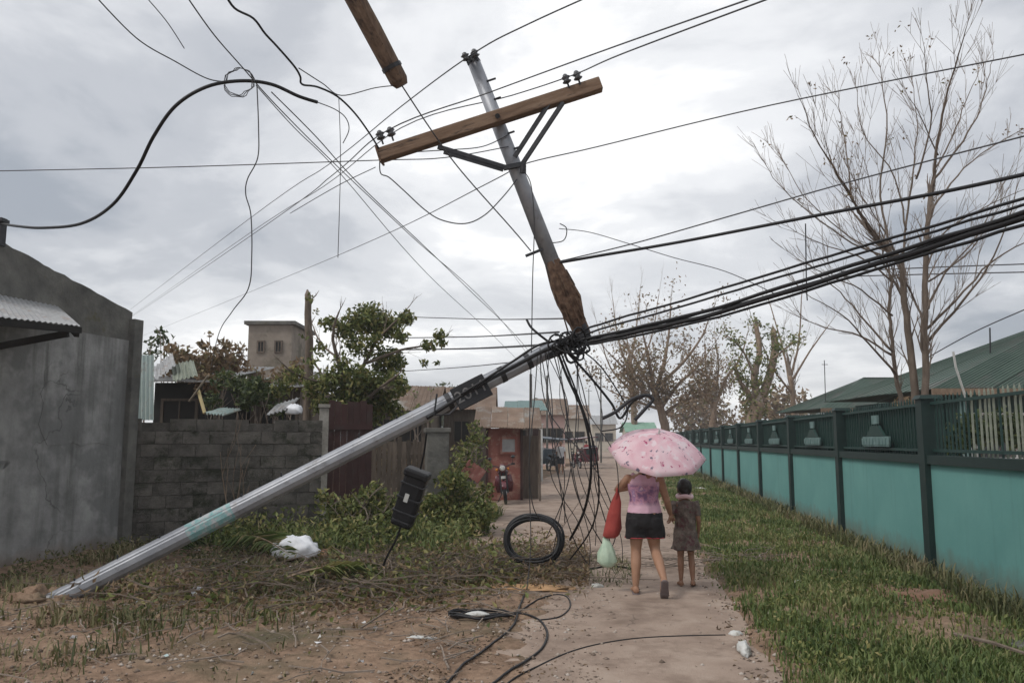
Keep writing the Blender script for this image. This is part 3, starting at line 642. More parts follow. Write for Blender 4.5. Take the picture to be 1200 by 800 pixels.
wire('far_line', [(1240, 308, 24), (1100, 313, 25), (985, 318, 26)], 0.02, 'upper of two level lines behind the bare tree', GP)
wire('far_line', [(1240, 318, 24), (1100, 321, 25), (985, 324, 26)], 0.02, 'lower of two level lines behind the bare tree', GP)
wire('far_line', [(1260, 338, 18), (1150, 385, 20), (1085, 420, 22)], 0.016, 'thin line slanting down to the green school roof', GP)
wire('power_line', [(-30, 201, 9), (200, 196, 9), (440, 188, 8.9), (520, 185, 8.85), (596, 172, 8.9)], 0.006, 'level wire running to the crossarm from above the grey house', GP)
wire('thick_cable', [(1, 262, 10.2), (20, 265, 9.7), (50, 267, 9.1), (95, 262, 8.4), (132, 240, 7.9), (160, 200, 7.5), (180, 160, 7.3), (206, 124, 7.2), (242, 102, 7.2), (282, 95, 7.3), (318, 99, 7.4), (350, 113, 7.5), (372, 120, 7.6)], 0.0165, 'thick black cable curling in a big S above the grey house', None, 'black', n=7)
wire('loose_wire', [(372, 120, 7.6), (392, 128, 7.6), (405, 138, 7.6), (409, 152, 7.6), (402, 168, 7.6)], 0.005, 'thin tail at the end of the big S shaped cable')
c_ = D(280, 97, 7.3); cp = MB()
for k in range(3): cp.tube([c_+Vector((math.cos(2*math.pi*i/24)*(0.145-0.006*k), 0.02*math.sin(i*1.7+k), math.sin(2*math.pi*i/24)*(0.14-0.008*k)+0.005*k)) for i in range(25)], 0.004, n=5, cap=False)
tag(cp.build('wire_ring', M['wire'], None, c_), 'small ring of coiled wire hung on the S shaped cable', 'wire')
LW = 'loose wires tangled in the sky'
wire('loose_wire', [(108, -8, 6), (160, 45, 6.4), (205, 72, 6.8), (245, 93, 7.2), (275, 96, 7.3)], 0.0055, 'thin wire curving down to the small wire ring above the house', LW)
wire('loose_wire', [(165, -10, 6), (195, 25, 6.3), (216, 57, 6.6)], 0.004, 'short faint wire ending in mid air above the S shaped cable', LW)
wire('loose_wire', [(216, -8, 6), (250, 40, 6.6), (283, 78, 7.2), (325, 125, 8), (390, 190, 9.5), (480, 275, 12), (590, 378, 20), (641, 448, 46)], 0.006, 'long straight wire slanting from the wire ring down past the pole', LW)
wire('loose_wire', [(300, 100, 7.4), (345, 150, 8.2), (400, 205, 9.5), (500, 320, 12.5), (585, 400, 20), (639, 455, 46)], 0.005, 'fainter straight wire parallel to the long slanting one', LW)
wire('loose_wire', [(318, 108, 7.5), (370, 160, 8.2), (430, 225, 9.5), (540, 330, 13), (620, 412, 22), (643, 452, 46)], 0.006, 'uppermost of the three parallel slanting wires', LW)
wire('loose_wire', [(301, 98, 7.3), (303, 150, 7.3), (302, 185, 7.3), (290, 210, 7.35), (288, 228, 7.35), (294, 252, 7.35), (295, 300, 7.4), (291, 338, 7.5), (272, 365, 8.6), (256, 392, 10.5), (246, 436, 14)], 0.0055, 'crinkled wire hanging straight down from the wire ring', LW)
wire('black_cable', [(262, -10, 6.4), (275, 10, 6.5), (297, 22, 6.7), (311, 40, 6.9), (325, 55, 7.1), (345, 78, 7.4), (352, 90, 7.5), (354, 99, 7.55), (372, 102, 7.8), (395, 113, 8.1), (415, 132, 8.4), (432, 155, 8.7), (445, 176, 8.78)], 0.0105, 'kinked black cable falling from the sky to the low crossarm end', None, 'black', sub=5)
wire('loose_wire', [(350, 80, 7.5), (378, 98, 7.9), (400, 112, 8.2), (440, 103, 8.2), (468, 100, 7.9)], 0.0055, 'wire from the kinked cable across to the dangling timber', LW)
wire('loose_wire', [(397, 114, 8.1), (399, 190, 8.1), (396, 302, 8.1)], 0.004, 'faint wire hanging vertically below the kinked cable', LW)
wire('loose_wire', [(468, 96, 7.9), (505, 152, 8.3), (540, 200, 8.7), (600, 268, 9.1), (622, 294, 9.0)], 0.0075, 'wire holding the dangling timber and running behind the crossarm', LW)
wire('loose_wire', [(445, 186, 8.78), (446, 203, 8.78), (456, 208, 8.78), (474, 224, 8.8), (498, 246, 8.8), (518, 258, 8.8), (545, 262, 8.8), (568, 252, 8.8), (590, 230, 8.85), (606, 210, 8.9)], 0.007, 'drooping jumper wire looped under the crossarm', LW)
wire('loose_wire', [(440, 196, 8.8), (395, 218, 9.2), (340, 250, 11)], 0.005, 'short wire trailing away from the low end of the crossarm', LW)
wire('loose_wire', [(455, 180, 8.85), (520, 176, 8.85), (565, 172, 8.9), (596, 158, 8.9)], 0.006, 'wire drawn tight along the underside of the crossarm', LW)
wire('loose_wire', [(613, 200, 8.84), (622, 216, 8.86), (626, 260, 8.9), (624, 330, 8.9), (623, 395, 8.9), (621, 480, 8.9), (620, 560, 8.9), (622, 640, 8.9), (616, 698, 8.75)], 0.006, 'long wire hanging plumb from the brace bracket to the ground', LW)
for k, (a_, b_) in enumerate((((470, 371), (672, 373)), ((450, 396), (655, 389)), ((430, 410), (655, 403)), ((420, 438), (640, 420)))):
    wire('far_line', [(*a_, 20), ((a_[0]+b_[0])/2, (a_[1]+b_[1])/2+2, 16), (*b_, 9.05)], (0.010, 0.012, 0.016, 0.008)[k], ('highest', 'second', 'third and darkest', 'lowest')[k]+' of the level lines reaching the pole fold from behind', GP)
wire('loose_wire', [(655, 268, 9), (690, 272, 9), (735, 285, 9), (790, 302, 8.8), (850, 318, 8.2), (912, 346, 7.5)], 0.0045, 'thin sagging wire starting at a small hook beside the pole', LW)
wire('loose_wire', [(640, 285, 9), (660, 282, 9), (664, 268, 9), (656, 262, 9)], 0.006, 'bent hook of stiff wire beside the upper shaft', LW, 'black')
wire('loose_wire', [(617, 374, 8.9), (622, 383, 8.85), (632, 392, 8.8), (645, 402, 8.8)], 0.014, 'short stiff black stub sticking out above the fold', LW, 'black')
wire('pole_cable', [(668, 404, 8.75), (640, 410, 8.72), (605, 428, 8.7), (560, 452, 8.68), (525, 474, 8.66), (500, 490, 8.62)], 0.022, 'black cable strapped along the leaning lower shaft', None, 'black')
wire('pole_cable', [(664, 398, 8.72), (632, 404, 8.70), (600, 424, 8.68), (566, 446, 8.66), (540, 462, 8.64)], 0.014, 'thinner black cable along the top of the leaning shaft', None, 'black')
# tangle of black loops at the fold
kn = MB(); cpt = D(662, 402, 8.72)
for k in range(16):
    a0 = random.uniform(0, 6.28); rr = random.uniform(0.07, 0.17); c2 = cpt+Vector((random.uniform(-.12, .16), random.uniform(-.08, .05), random.uniform(-.09, .07)))
    e1 = Vector((random.uniform(-1, 1), random.uniform(-.5, .5), random.uniform(-1, 1))).normalized(); e2 = e1.orthogonal().normalized()
    kn.tube([c2+e1*(math.cos(a0+q*0.5)*rr)+e2*(math.sin(a0+q*0.5)*rr*0.7) for q in range(13)], random.uniform(.008, .016), n=5)
tag(kn.build('cable_knot', M['black'], None, cpt, smooth=True), 'knot of black cable loops wrapped round the snapped fold', 'cable')
HG = 'wires hanging from the fold to the street'
hang = [([(652, 408), (664, 440), (682, 480), (691, 520), (692, 560), (684, 600), (668, 632)], .016, 'thickest black wire curving down from the fold'),
        ([(656, 410), (672, 450), (690, 500), (700, 545), (701, 590), (690, 625), (668, 655)], .010, 'brownish wire bowing out beside the umbrella'),
        ([(660, 408), (690, 440), (716, 472), (727, 490), (742, 470), (762, 462)], .015, 'black wire running out to the bent blue-black hook'),
        ([(648, 412), (662, 470), (668, 540), (680, 590), (708, 640), (722, 656)], .007, 'thin wire crossing the others towards the green bag'),
        ([(668, 408), (684, 460), (694, 520), (698, 570), (712, 620), (716, 652)], .0065, 'thin wire just beside the brownish bowed one'),
        ([(634, 414), (645, 480), (655, 560), (662, 600), (676, 640), (690, 662)], .006, 'thin wire nearest the black cable coil'),
        ([(630, 416), (626, 470), (620, 540), (624, 590), (634, 610)], .006, 'thin wire ending on the black cable coil'),
        ([(676, 412), (676, 470), (672, 530), (660, 585), (640, 630)], .006, 'thin wire swinging back towards the black coil'),
        ([(672, 404), (700, 425), (722, 455), (735, 480), (728, 500), (705, 505)], .008, 'short wire curling back under the hook')]
rh = random.Random(11)
for k in range(9):
    x0 = 640+rh.uniform(-12, 40); x1 = 640+rh.uniform(0, 90); y1 = rh.uniform(610, 668); b1, b2 = rh.uniform(-16, 22), rh.uniform(-24, 24)
    hang.append(([(x0, 408), (x0*.7+x1*.3+b1, 408+.3*(y1-408)), (x0*.45+x1*.55+b2, 408+.6*(y1-408)), (x1+b2*.4, 408+.86*(y1-408)), (x1, y1)], rh.uniform(.0042, .0065),
        ('first', 'second', 'third', 'fourth', 'fifth', 'sixth', 'seventh', 'eighth', 'ninth')[k]+' faint thin strand of the curtain of wires under the fold'))
for pts, r_, lb in hang:
    wire('hanging_wire', [(a_, b_, 8.75+0.9*sm(560, 665, b_)) for a_, b_ in pts], r_, 'thin strand in the curtain of wires hanging under the fold' if 'faint thin strand' in lb else lb, 'thin strands under the fold' if 'faint thin strand' in lb else HG, 'black' if r_ > .0075 else 'wire')
wire('hook_bracket', [(706, 490, 8.7), (722, 482, 8.7), (740, 468, 8.7), (757, 463, 8.7), (765, 468, 8.7), (755, 480, 8.7), (744, 492, 8.7)], 0.020, 'bent blue-black metal strap hooked on the hanging wires', None, 'darksteel', cat='bracket', n=6)

# cable coil on the road
cc = D(625, 633, 10.15); coil = thing('cable_coil', cc, 'thick black coil of cable standing on edge in the branches', 'cable coil')
rr = random.Random(3)
for k in range(9):
    oy, orr = (k-4)*0.020, rr.uniform(-0.045, 0.035)
    P = []
    for i in range(41):
        a_ = R(-150)+R(300+60*(k % 3 == 0))*i/40 + R(90)
        P.append(cc+Vector((math.cos(a_)*(0.36+orr), oy+0.02*math.sin(a_*2+k)+0.10*math.sin(a_), math.sin(a_)*(0.29+orr)+0.012*math.sin(a_*3+k)+0.01)))
    MB().tube(P, 0.017, n=7).build('cable_turn', M['black'], coil, cc, smooth=True)
for a_ in ():
    p = cc+Vector((math.cos(a_)*0.36, 0.10*math.sin(a_), math.sin(a_)*0.29)); t_ = Vector((-math.sin(a_), 0, math.cos(a_)))
    MB().tube([p-t_*0.02, p+t_*0.02], 0.048, n=10, flat=1.9).build('tie', M['darksteel'], coil, cc)

# cable lying on the ground
def gwire(name, pts, r_, label, m='black', lift=0.0):
    P = []
    Q = spline([G(a_, b_) for a_, b_ in pts], 8); zs = [max(gz(p.x, p.y), 0.004) for p in Q]
    for i, p in enumerate(Q): P.append(Vector((p.x, p.y, max(zs[i]-.004, sum(zs[max(0, i-3):i+4])/len(zs[max(0, i-3):i+4]))+r_+lift)))
    return tag(MB().tube(P, r_, n=6).build(name, M[m], None, P[0], smooth=True), label, 'cable', 'cables lying on the street')
gwire('ground_cable', [(616, 696), (608, 716), (602, 735), (580, 755), (550, 778), (528, 800), (500, 830)], 0.010, 'black cable lying from the plumb wire towards the picture bottom')
gwire('ground_cable', [(545, 724), (570, 722), (605, 722), (630, 727), (641, 742), (636, 760), (615, 778), (590, 795), (560, 822)], 0.0105, 'curved cable looping over the bare earth to the picture bottom')
gwire('ground_cable', [(604, 723), (625, 708), (648, 698), (664, 700), (668, 712), (655, 724), (628, 728)], 0.008, 'small open loop of cable on the road')
gwire('ground_cable', [(850, 745), (800, 746), (745, 749), (700, 756), (665, 766), (630, 782), (600, 800), (580, 820)], 0.0065, 'thin wire lying right across the concrete road')
gwire('ground_cable', [(745, 668), (715, 664), (690, 668), (660, 672), (620, 676), (585, 688)], 0.012, 'dark wire behind the walkers, lying along the fallen branches')
fl = G(556, 727); fl.z = gz(fl.x, fl.y)
flt = thing('flattened_coil', fl, 'flattened loop of black cable lying around white plastic on the earth', 'cable coil')
for k in range(4): MB().tube([fl+Vector((math.cos(2*math.pi*i/28)*(0.22+0.03*k)+.02*k, math.sin(2*math.pi*i/28)*(0.13+0.03*((k*2) % 3))+.03*(k % 2), 0.02+0.006*k+.01*math.sin(i+k))) for i in range(29)], 0.010, n=6, cap=False).build('cable_turn', M['black'], flt, fl, smooth=True)
def crumple(c, sx, sy, sz, m, name, label, cat, seed=0, n=16, amp=0.28):
    mb = MB(); rnd_ = random.Random(seed); mb.ball((0, 0, 0), 1.0, n=n)
    vv = []
    for p in mb.v:
        p = Vector(p); f_ = 1+amp*noise.noise(p*2.1+Vector((seed*3.7, 0, 0)))*1.6+0.16*noise.noise(p*6+Vector((0, seed, 0)))
        vv.append((c[0]+p.x*sx*f_, c[1]+p.y*sy*f_, c[2]+max(p.z, -0.35)*sz*f_))
    mb.v = vv
    return tag(mb.build(name, m, None, c, smooth=True), label, cat)
crumple(fl+Vector((0.02, 0.02, 0.02)), 0.11, 0.06, 0.028, M['whitepaint'], 'plastic_scrap', 'white plastic scrap inside the flattened black coil', 'litter', 4)

# splice closure
q0, q1 = D(490, 553, 9.25), D(471, 613, 9.30); qd = (q0-q1).normalized(); qx = qd.cross(Vector((0, 1, 0))).normalized(); qn = qx.cross(qd)
cl = thing('splice_closure', q1, 'black cable splice box hanging slanted under the leaning pole', 'splice box')
rotq = Matrix((qx, qd, qn)).transposed()
MB().box(q0*0.5+q1*0.5, (0.27, 0.60, 0.17), rotq).build('case', M['black'], cl, q1, bevel=0.045)
MB().box(q0-qd*0.02, (0.30, 0.10, 0.20), rotq).build('upper_end_cap', M['black'], cl, q1, bevel=0.03)
MB().box(q1+qd*0.02, (0.25, 0.09, 0.18), rotq).build('lower_end_cap', M['black'], cl, q1, bevel=0.03)
for k in (-1, 0, 1): MB().box(q0*0.5+q1*0.5+qd*(0.17*k), (0.285, 0.022, 0.185), rotq).build('rib', M['darksteel'], cl, q1, bevel=0.005)
fside = qn if qn.y < 0 else -qn
MB().box(q0*0.52+q1*0.48+fside*0.093+qx*0.02, (0.05, 0.10, 0.006), rotq).build('paper_label', M['whitepaint'], cl, q1)
wire('closure_cable', [(470, 616, 9.3), (463, 634, 9.3), (452, 655, 9.35), (443, 682, 9.4)], 0.014, 'black cable tail from the splice box down to the earth', None, 'black')
wire('closure_cable', [(493, 549, 9.2), (497, 530, 9.05), (500, 508, 8.8)], 0.012, 'black cable holding the splice box to the leaning pole', None, 'black')

# torn earth round the pole foot
for k, (dx, dy, sx_, sz_) in enumerate(((-.10, .05, .15, .09), (.12, .14, .13, .08), (.02, -.16, .14, .06), (-.24, -.03, .10, .06), (.26, -.05, .09, .05))):
    crumple(Vector((base.x+dx, base.y+dy, gz(base.x+dx, base.y+dy))), sx_, sx_*.8, sz_, M['earth'], 'earth_clod', ('largest clod heaped behind the foot of the leaning pole', 'clod under the leaning pole near its foot', 'flat clod before the foot of the leaning pole', 'clod at the outer side of the pole foot', 'small clod beside the pole under its shadow')[k], 'soil', 30+k, n=18, amp=.5)['group'] = 'clods at the pole foot'

_p = D(0, 285, 10.2); tag(MB().box(D(0, 272, 10.2), (.10, .10, .36)).box(D(0, 259, 10.2), (.16, .14, .04)).build('gable_stub_post', M['darksteel'], None, _p), 'dark stub post on the gable where the thick cable ends', 'post')

# ================================================================== TREES
def grow(mb, p, d, L, r_, lvl, tips, up=0.18, kids=(2, 4), spread=0.55, wob=0.10, n=5, shrink=0.66):
    seg = 4 if lvl > 0 else 3; P = [Vector(p)]; rad = [r_]; d = Vector(d).normalized(); q = Vector(p); spots = []
    for i in range(seg):
        d = (d+Vector((random.gauss(0, wob), random.gauss(0, wob), random.gauss(0, wob)+up*0.3))).normalized()
        q = q+d*(L/seg); P.append(q.copy()); rad.append(max(0.0025, r_*(1-0.8*(i+1)/seg))); spots.append((q.copy(), d.copy(), rad[-1]))
    mb.tube(P, rad, n=n if lvl > 1 else 4, cap=False)
    tips.append((q.copy(), d.copy()))
    if lvl <= 0: return
    for k in range(random.randint(*kids)):
        s0, d0, r0 = random.choice(spots[:-1] if len(spots) > 1 else spots)
        o_ = d0.orthogonal().normalized(); o_ = Matrix.Rotation(random.uniform(0, 6.28), 3, d0) @ o_
        nd_ = (d0+o_*random.uniform(0.6, 1.2)*spread+Vector((0, 0, up))).normalized()
        grow(mb, s0, nd_, L*shrink*random.uniform(0.7, 1.1), max(0.0032, r0*0.7), lvl-1, tips, up, kids, spread, wob, n, shrink)
def limb_tree(root, org, limbs, depth, trunk_mat, twig_mat, r0, twlen=0.9, twn=0.30, lvl=1, dj=0.5, kids=(2, 4), first=3, up=0.3, spread=0.6, rscale=1.0, straight=0.06):
    tr = MB(); tw = MB(); tips = []
    for li, (pts, ra, rb) in enumerate(limbs):
        dz = random.uniform(-dj, dj) if li >= first else random.uniform(-.12, .12)
        P = spline([D(a_, b_, depth+dz*(k/(len(pts)-1))+(0 if li >= first else (li-1)*0.12)) for k, (a_, b_) in enumerate(pts)], 4)
        P = [p+Vector((random.gauss(0, .01), random.gauss(0, .01), 0)) for p in P]
        m = len(P); rad = [(ra+(rb-ra)*(i/(m-1))**0.8)*rscale for i in range(m)]
        tr.tube(P, rad, n=8 if ra > 0.03 else 6, cap=True)
        Lt = sum((P[i+1]-P[i]).length for i in range(m-1)); cnt = int(Lt/twn*0.8)
        for k in range(cnt):
            f = random.uniform(0.30 if li < first else 0.12, 1.0); i = min(m-2, int(f*(m-1))); d0 = (P[i+1]-P[i]).normalized()
            o_ = Matrix.Rotation(random.uniform(0, 6.28), 3, d0) @ d0.orthogonal().normalized()
            grow(tw, P[i], d0*1.0+o_*spread+Vector((0, 0, up)), twlen*random.uniform(0.5, 1.1)*(1.15-0.5*f), max(0.0042, rad[i]*0.36), lvl, tips, up*0.6, kids, spread, straight, 4)
        grow(tw, P[-1], (P[-1]-P[-2]), twlen*0.6, rb*rscale, lvl, tips, up*0.6, kids, spread*0.7, straight, 4)
    tr.build('trunk', trunk_mat, root, org, smooth=True)
    return tw, tips
# --- tall bare tree behind the teal wall: three stems
rt = D(1078, 540, 12.4); rt.z = 0
bare = thing('bare_tree', rt, 'tall leafless tree with three stems behind the teal wall', 'tree')
limbs = [([(1088, 640), (1086, 520), (1085, 440), (1083, 370), (1085, 300), (1090, 240)], .125, .06), ([(1078, 640), (1075, 520), (1070, 440), (1062, 370), (1055, 310), (1040, 295), (1020, 270)], .135, .055), ([(1064, 640), (1060, 500), (1050, 440), (1045, 400), (1042, 360), (1044, 330)], .08, .035),
    ([(1090, 240), (1098, 180), (1106, 120), (1124, 65), (1133, 30)], .055, .008), ([(1083, 388), (1120, 352), (1165, 305), (1210, 280)], .042, .012), ([(1085, 402), (1128, 352), (1165, 300), (1188, 235)], .045, .012), ([(1086, 362), (1108, 320), (1148, 272), (1182, 205)], .036, .008),
    ([(1089, 250), (1115, 215), (1150, 180), (1205, 148)], .036, .008), ([(1093, 212), (1128, 165), (1148, 130), (1158, 95), (1164, 62)], .034, .006), ([(1083, 378), (1062, 330), (1042, 280), (1012, 232), (990, 190)], .035, .007),
    ([(1020, 270), (1003, 240), (982, 205), (955, 160), (936, 112)], .045, .007), ([(1055, 312), (1062, 260), (1070, 200), (1074, 145), (1068, 95)], .04, .007), ([(1020, 270), (1000, 235), (994, 190), (985, 135), (982, 105)], .03, .006),
    ([(1046, 300), (1032, 230), (1040, 150), (1032, 90), (1030, 60)], .038, .006), ([(1062, 358), (1030, 302), (985, 270), (940, 228), (914, 180)], .034, .006), ([(1073, 210), (1090, 150), (1085, 90), (1083, 50)], .03, .006),
    ([(1044, 330), (1034, 290), (1025, 240), (1010, 180)], .032, .007), ([(1046, 412), (1014, 376), (985, 342), (950, 318)], .036, .008), ([(1044, 416), (1008, 393), (968, 384), (925, 366)], .034, .007), ([(1050, 438), (1018, 402), (985, 368), (945, 345)], .036, .008),
    ([(1098, 182), (1080, 140), (1062, 110)], .022, .005), ([(1050, 305), (1000, 285), (950, 250), (912, 215), (895, 190)], .03, .005), ([(1046, 330), (1005, 300), (960, 285), (915, 262)], .028, .005), ([(1040, 295), (1010, 250), (975, 195), (962, 140)], .03, .005), ([(1062, 270), (1050, 210), (1010, 150), (1005, 100)], .028, .005), ([(1095, 200), (1120, 150), (1135, 110), (1150, 80)], .026, .005), ([(1088, 330), (1130, 300), (1165, 255), (1195, 190)], .028, .005), ([(1045, 370), (1010, 340), (965, 320), (930, 300)], .028, .005), ([(1085, 300), (1110, 270), (1150, 245), (1200, 222)], .03, .007)]
tw, tips = limb_tree(bare, rt, limbs, 12.4, M['bark'], M['twig'], .1, twlen=0.85, twn=0.21, lvl=1, dj=1.4, kids=(2, 5), up=0.34, spread=0.55, rscale=0.58)
tw.build('twigs', M['twig'], bare, rt)['kind'] = 'stuff'
tp = [np.array(t[0]) for t in tips if t[0].z > 5.2]; random.shuffle(tp)
C = np.concatenate([t+rng.normal(size=(5, 3))*0.045 for t in tp[:40]])
leaves('withered_pods', C, 0.06, 0.03, M['leafbrown'], bare, rt)['kind'] = 'stuff'

# --- far wilted trees by the end of the wall
def fan_tree(px, py, depth, name, label, limbs, r0, leafm, nleaf, lsz, twl, sig, trunk=None, lvl=1, zmin=0, group=None, up=0.3, lowbias=1e3):
    o = D(px, py, depth); o.z = 0
    t = thing(name, o, label, 'tree', group)
    tw, tips = limb_tree(t, o, limbs, depth, trunk or M['tanbark'], M['twig'], r0, twlen=twl, twn=twl*0.34, lvl=lvl, dj=depth*0.05, first=1, kids=(2, 3), up=up, spread=0.6)
    tw.build('twigs', M['twig'], t, o)['kind'] = 'stuff'
    if nleaf:
        pts_ = np.array([np.array(x_[0]) for x_ in tips]); pts_ = pts_[pts_[:, 2] > zmin]
        wts = rng.random(len(pts_))**2*np.exp(-pts_[:, 2]/lowbias); wts /= wts.sum()
        C = pts_[rng.choice(len(pts_), nleaf, p=wts)]+rng.normal(size=(nleaf, 3))*sig
        leaves('crown', C, lsz, lsz*0.5, leafm, t, o, drop=0.4)
    return t
TG = 'storm stripped trees at the end of the teal wall'
fan_tree(775, 516, 52, 'wilted_tree', 'brown wilted tree with fanned branches above the pink umbrella',
    [([(782, 540), (780, 505), (774, 478), (766, 455)], .36, .2), ([(774, 478), (752, 455), (730, 430), (712, 412)], .16, .03), ([(772, 470), (755, 440), (738, 410), (726, 392)], .16, .03), ([(766, 455), (760, 420), (752, 385)], .18, .03), ([(768, 460), (778, 425), (784, 390), (786, 355)], .18, .03),
     ([(774, 478), (795, 450), (815, 432), (832, 410)], .16, .03), ([(778, 485), (800, 470), (835, 460)], .14, .03), ([(776, 480), (745, 470), (715, 458)], .13, .03), ([(768, 455), (800, 425), (822, 395), (832, 370)], .14, .03)],
    .3, M['leafbrown'], 5200, 0.24, 2.4, 0.42, zmin=2.0, group=TG, lowbias=2.2)
fan_tree(740, 516, 80, 'twiggy_tree', 'pale leafless tree rising faintly behind the cables', [([(745, 530), (742, 470), (738, 420)], .4, .2), ([(740, 440), (725, 400), (718, 350)], .16, .03), ([(738, 430), (745, 390), (750, 340)], .16, .03), ([(740, 440), (762, 400), (772, 345)], .14, .03), ([(742, 460), (715, 430), (700, 380)], .14, .03)], .3, None, 0, .2, 4.0, 1.0, lvl=2, group=TG)
fan_tree(885, 516, 40, 'ivy_tree', 'broken tree with yellow-green shoots on two stout limbs', [([(880, 540), (882, 500), (888, 470)], .42, .34), ([(888, 472), (884, 440), (890, 415), (886, 380)], .22, .12), ([(890, 472), (902, 440), (908, 410), (906, 388)], .24, .16), ([(884, 470), (868, 448), (862, 430)], .16, .06), ([(906, 420), (925, 405), (938, 398)], .06, .02), ([(884, 440), (870, 410), (850, 392)], .08, .02)], .3, M['leaf'], 1700, 0.22, 0.6, 0.20, lvl=1, zmin=1.8, group=TG, lowbias=4)
fan_tree(840, 516, 62, 'stripped_tree', 'leaning brown tree with thin bare limbs above the wall end', [([(832, 540), (834, 500), (838, 470)], .3, .2), ([(838, 475), (850, 445), (866, 422), (874, 400)], .16, .04), ([(836, 475), (828, 440), (826, 405)], .14, .03), ([(838, 480), (820, 455), (808, 425)], .12, .03), ([(838, 470), (842, 430), (838, 395)], .12, .03)], .3, M['leafbrown'], 2200, 0.22, 2.2, 0.40, lvl=1, zmin=1.5, group=TG, lowbias=2.2)
fan_tree(925, 516, 46, 'twiggy_tree', 'faint grey leafless tree between the ivy tree and bare tree', [([(930, 540), (930, 480), (926, 440)], .2, .12), ([(926, 450), (915, 400), (900, 350)], .09, .02), ([(926, 445), (936, 400), (940, 340)], .09, .02), ([(926, 450), (950, 410), (972, 380)], .08, .02), ([(928, 460), (905, 430), (880, 370)], .08, .02)], .3, None, 0, .2, 2.6, 1.0, lvl=2, group=TG)

def clump_pts(cl, depth, per):
    out = []
    for (px, py, rad, dens) in cl:
        c = np.array(D(px, py, depth+random.uniform(-.5, .5))); r_ = rad/FPX*depth; n = max(3, int(per*dens*(rad/20.0)**2))
        v = rng.normal(size=(n, 3)); v /= np.linalg.norm(v, axis=1)[:, None]; v *= (rng.random(n)**0.45)[:, None]*r_*rng.uniform(.75, 1.2, n)[:, None]; v[:, 2] *= 0.8
        out.append(c+v)
    return np.concatenate(out)
# --- damaged green tree beside the maroon gate
o = D(415, 545, 16); o.z = 0
gt = thing('broadleaf_tree', o, 'storm torn green tree standing over the maroon gate', 'tree')
tl = [([(418, 580), (416, 520), (410, 480), (405, 450)], .13, .08), ([(410, 480), (385, 450), (372, 430)], .06, .02), ([(405, 452), (395, 420), (390, 390), (398, 365)], .06, .015), ([(408, 460), (425, 430), (440, 400), (450, 372)], .065, .015), ([(412, 480), (445, 455), (465, 440)], .05, .02), ([(430, 425), (470, 410), (495, 405), (515, 395)], .035, .010), ([(440, 400), (460, 380), (478, 362)], .03, .01), ([(395, 420), (375, 400), (366, 380)], .03, .01), ([(385, 450), (350, 440), (330, 425)], .03, .01)]
tw, tips = limb_tree(gt, o, tl, 16, M['bark'], M['twig'], .1, twlen=0.55, twn=0.3, lvl=1, dj=1.0, first=1, up=0.2, spread=0.7)
tw.build('twigs', M['twig'], gt, o)['kind'] = 'stuff'
cl_ = [(430, 375, 26, 1.1), (405, 385, 18, .8), (452, 382, 22, 1.0), (476, 372, 12, .9), (385, 378, 12, .6), (420, 405, 20, .5), (455, 425, 22, 1.1), (460, 452, 20, 1.1), (438, 450, 20, .9), (470, 395, 12, .6), (375, 410, 12, .35), (392, 445, 22, .8), (370, 455, 18, 1.0), (415, 465, 26, 1.2), (445, 470, 18, 1.0), (400, 485, 20, 1.1), (430, 488, 18, 1.1), (380, 475, 16, 1.0), (420, 440, 18, .7), (400, 425, 14, .5), (460, 480, 14, .8), (440, 400, 14, .5), (502, 405, 10, .8), (515, 392, 8, .8), (518, 403, 6, .8), (498, 425, 6, .6), (512, 425, 4, .6), (365, 425, 10, .3), (345, 440, 14, .5), (330, 455, 16, .6)]
leaves('crown', clump_pts(cl_, 16, 470), 0.12, 0.06, M['leaf'], gt, o, drop=0.5)
# --- broken snag
o = D(361, 545, 17); o.z = 0
sn = thing('tree_snag', o, 'straight broken trunk stripped of its branches beside the green tree', 'tree')
tw, tips = limb_tree(sn, o, [([(362, 580), (361, 480), (362, 400), (360, 345)], .13, .07), ([(361, 365), (366, 352), (371, 345)], .03, .01), ([(361, 400), (352, 392)], .025, .01), ([(361, 385), (368, 375)], .025, .01)], 17, M['bark'], M['twig'], .1, twlen=.18, twn=.16, lvl=0, dj=.1, first=1)
tw.build('stubs', M['twig'], sn, o)
leaves('crown', clump_pts([(363, 350, 8, .4), (370, 365, 7, .3), (358, 392, 8, .3), (364, 440, 12, .7)], 17, 220), 0.10, 0.05, M['leaf'], sn, o, drop=.4)

# --- shrubs and smaller trees behind the block wall and along the left side
def bush(px, py, depth, name, label, clumps, per, leafm, lsz, cat='shrub', group=None, stems=7):
    o = D(px, py, depth); o.z = max(0, gz(o.x, o.y)) if -9 < o.x < 5 else 0
    t = thing(name, o, label, cat, group); st = MB(); tips = []
    for (cx, cy, rad, dens) in clumps[:stems*2]:
        e_ = D(cx, cy, depth); mid = (o+e_)*0.5+Vector((random.uniform(-.2, .2), random.uniform(-.2, .2), 0.1))
        P = spline([o+Vector((random.uniform(-.15, .15), random.uniform(-.1, .1), -.05)), mid, e_], 4); m = len(P)
        st.tube(P, [0.02*depth/14*(1-0.75*i/(m-1)) for i in range(m)], n=5)
        for k in range(4): grow(st, P[random.randint(m//2, m-1)], Vector((random.uniform(-1, 1), random.uniform(-1, 1), .8)), rad/FPX*depth*1.1, .008*depth/14, 0, tips, n=4)
    st.build('stems', M['twig'], t, o)
    leaves('foliage', clump_pts(clumps, depth, per), lsz, lsz*0.5, leafm, t, o, drop=.3)
    return t
SG = 'plants along the overgrown left side'
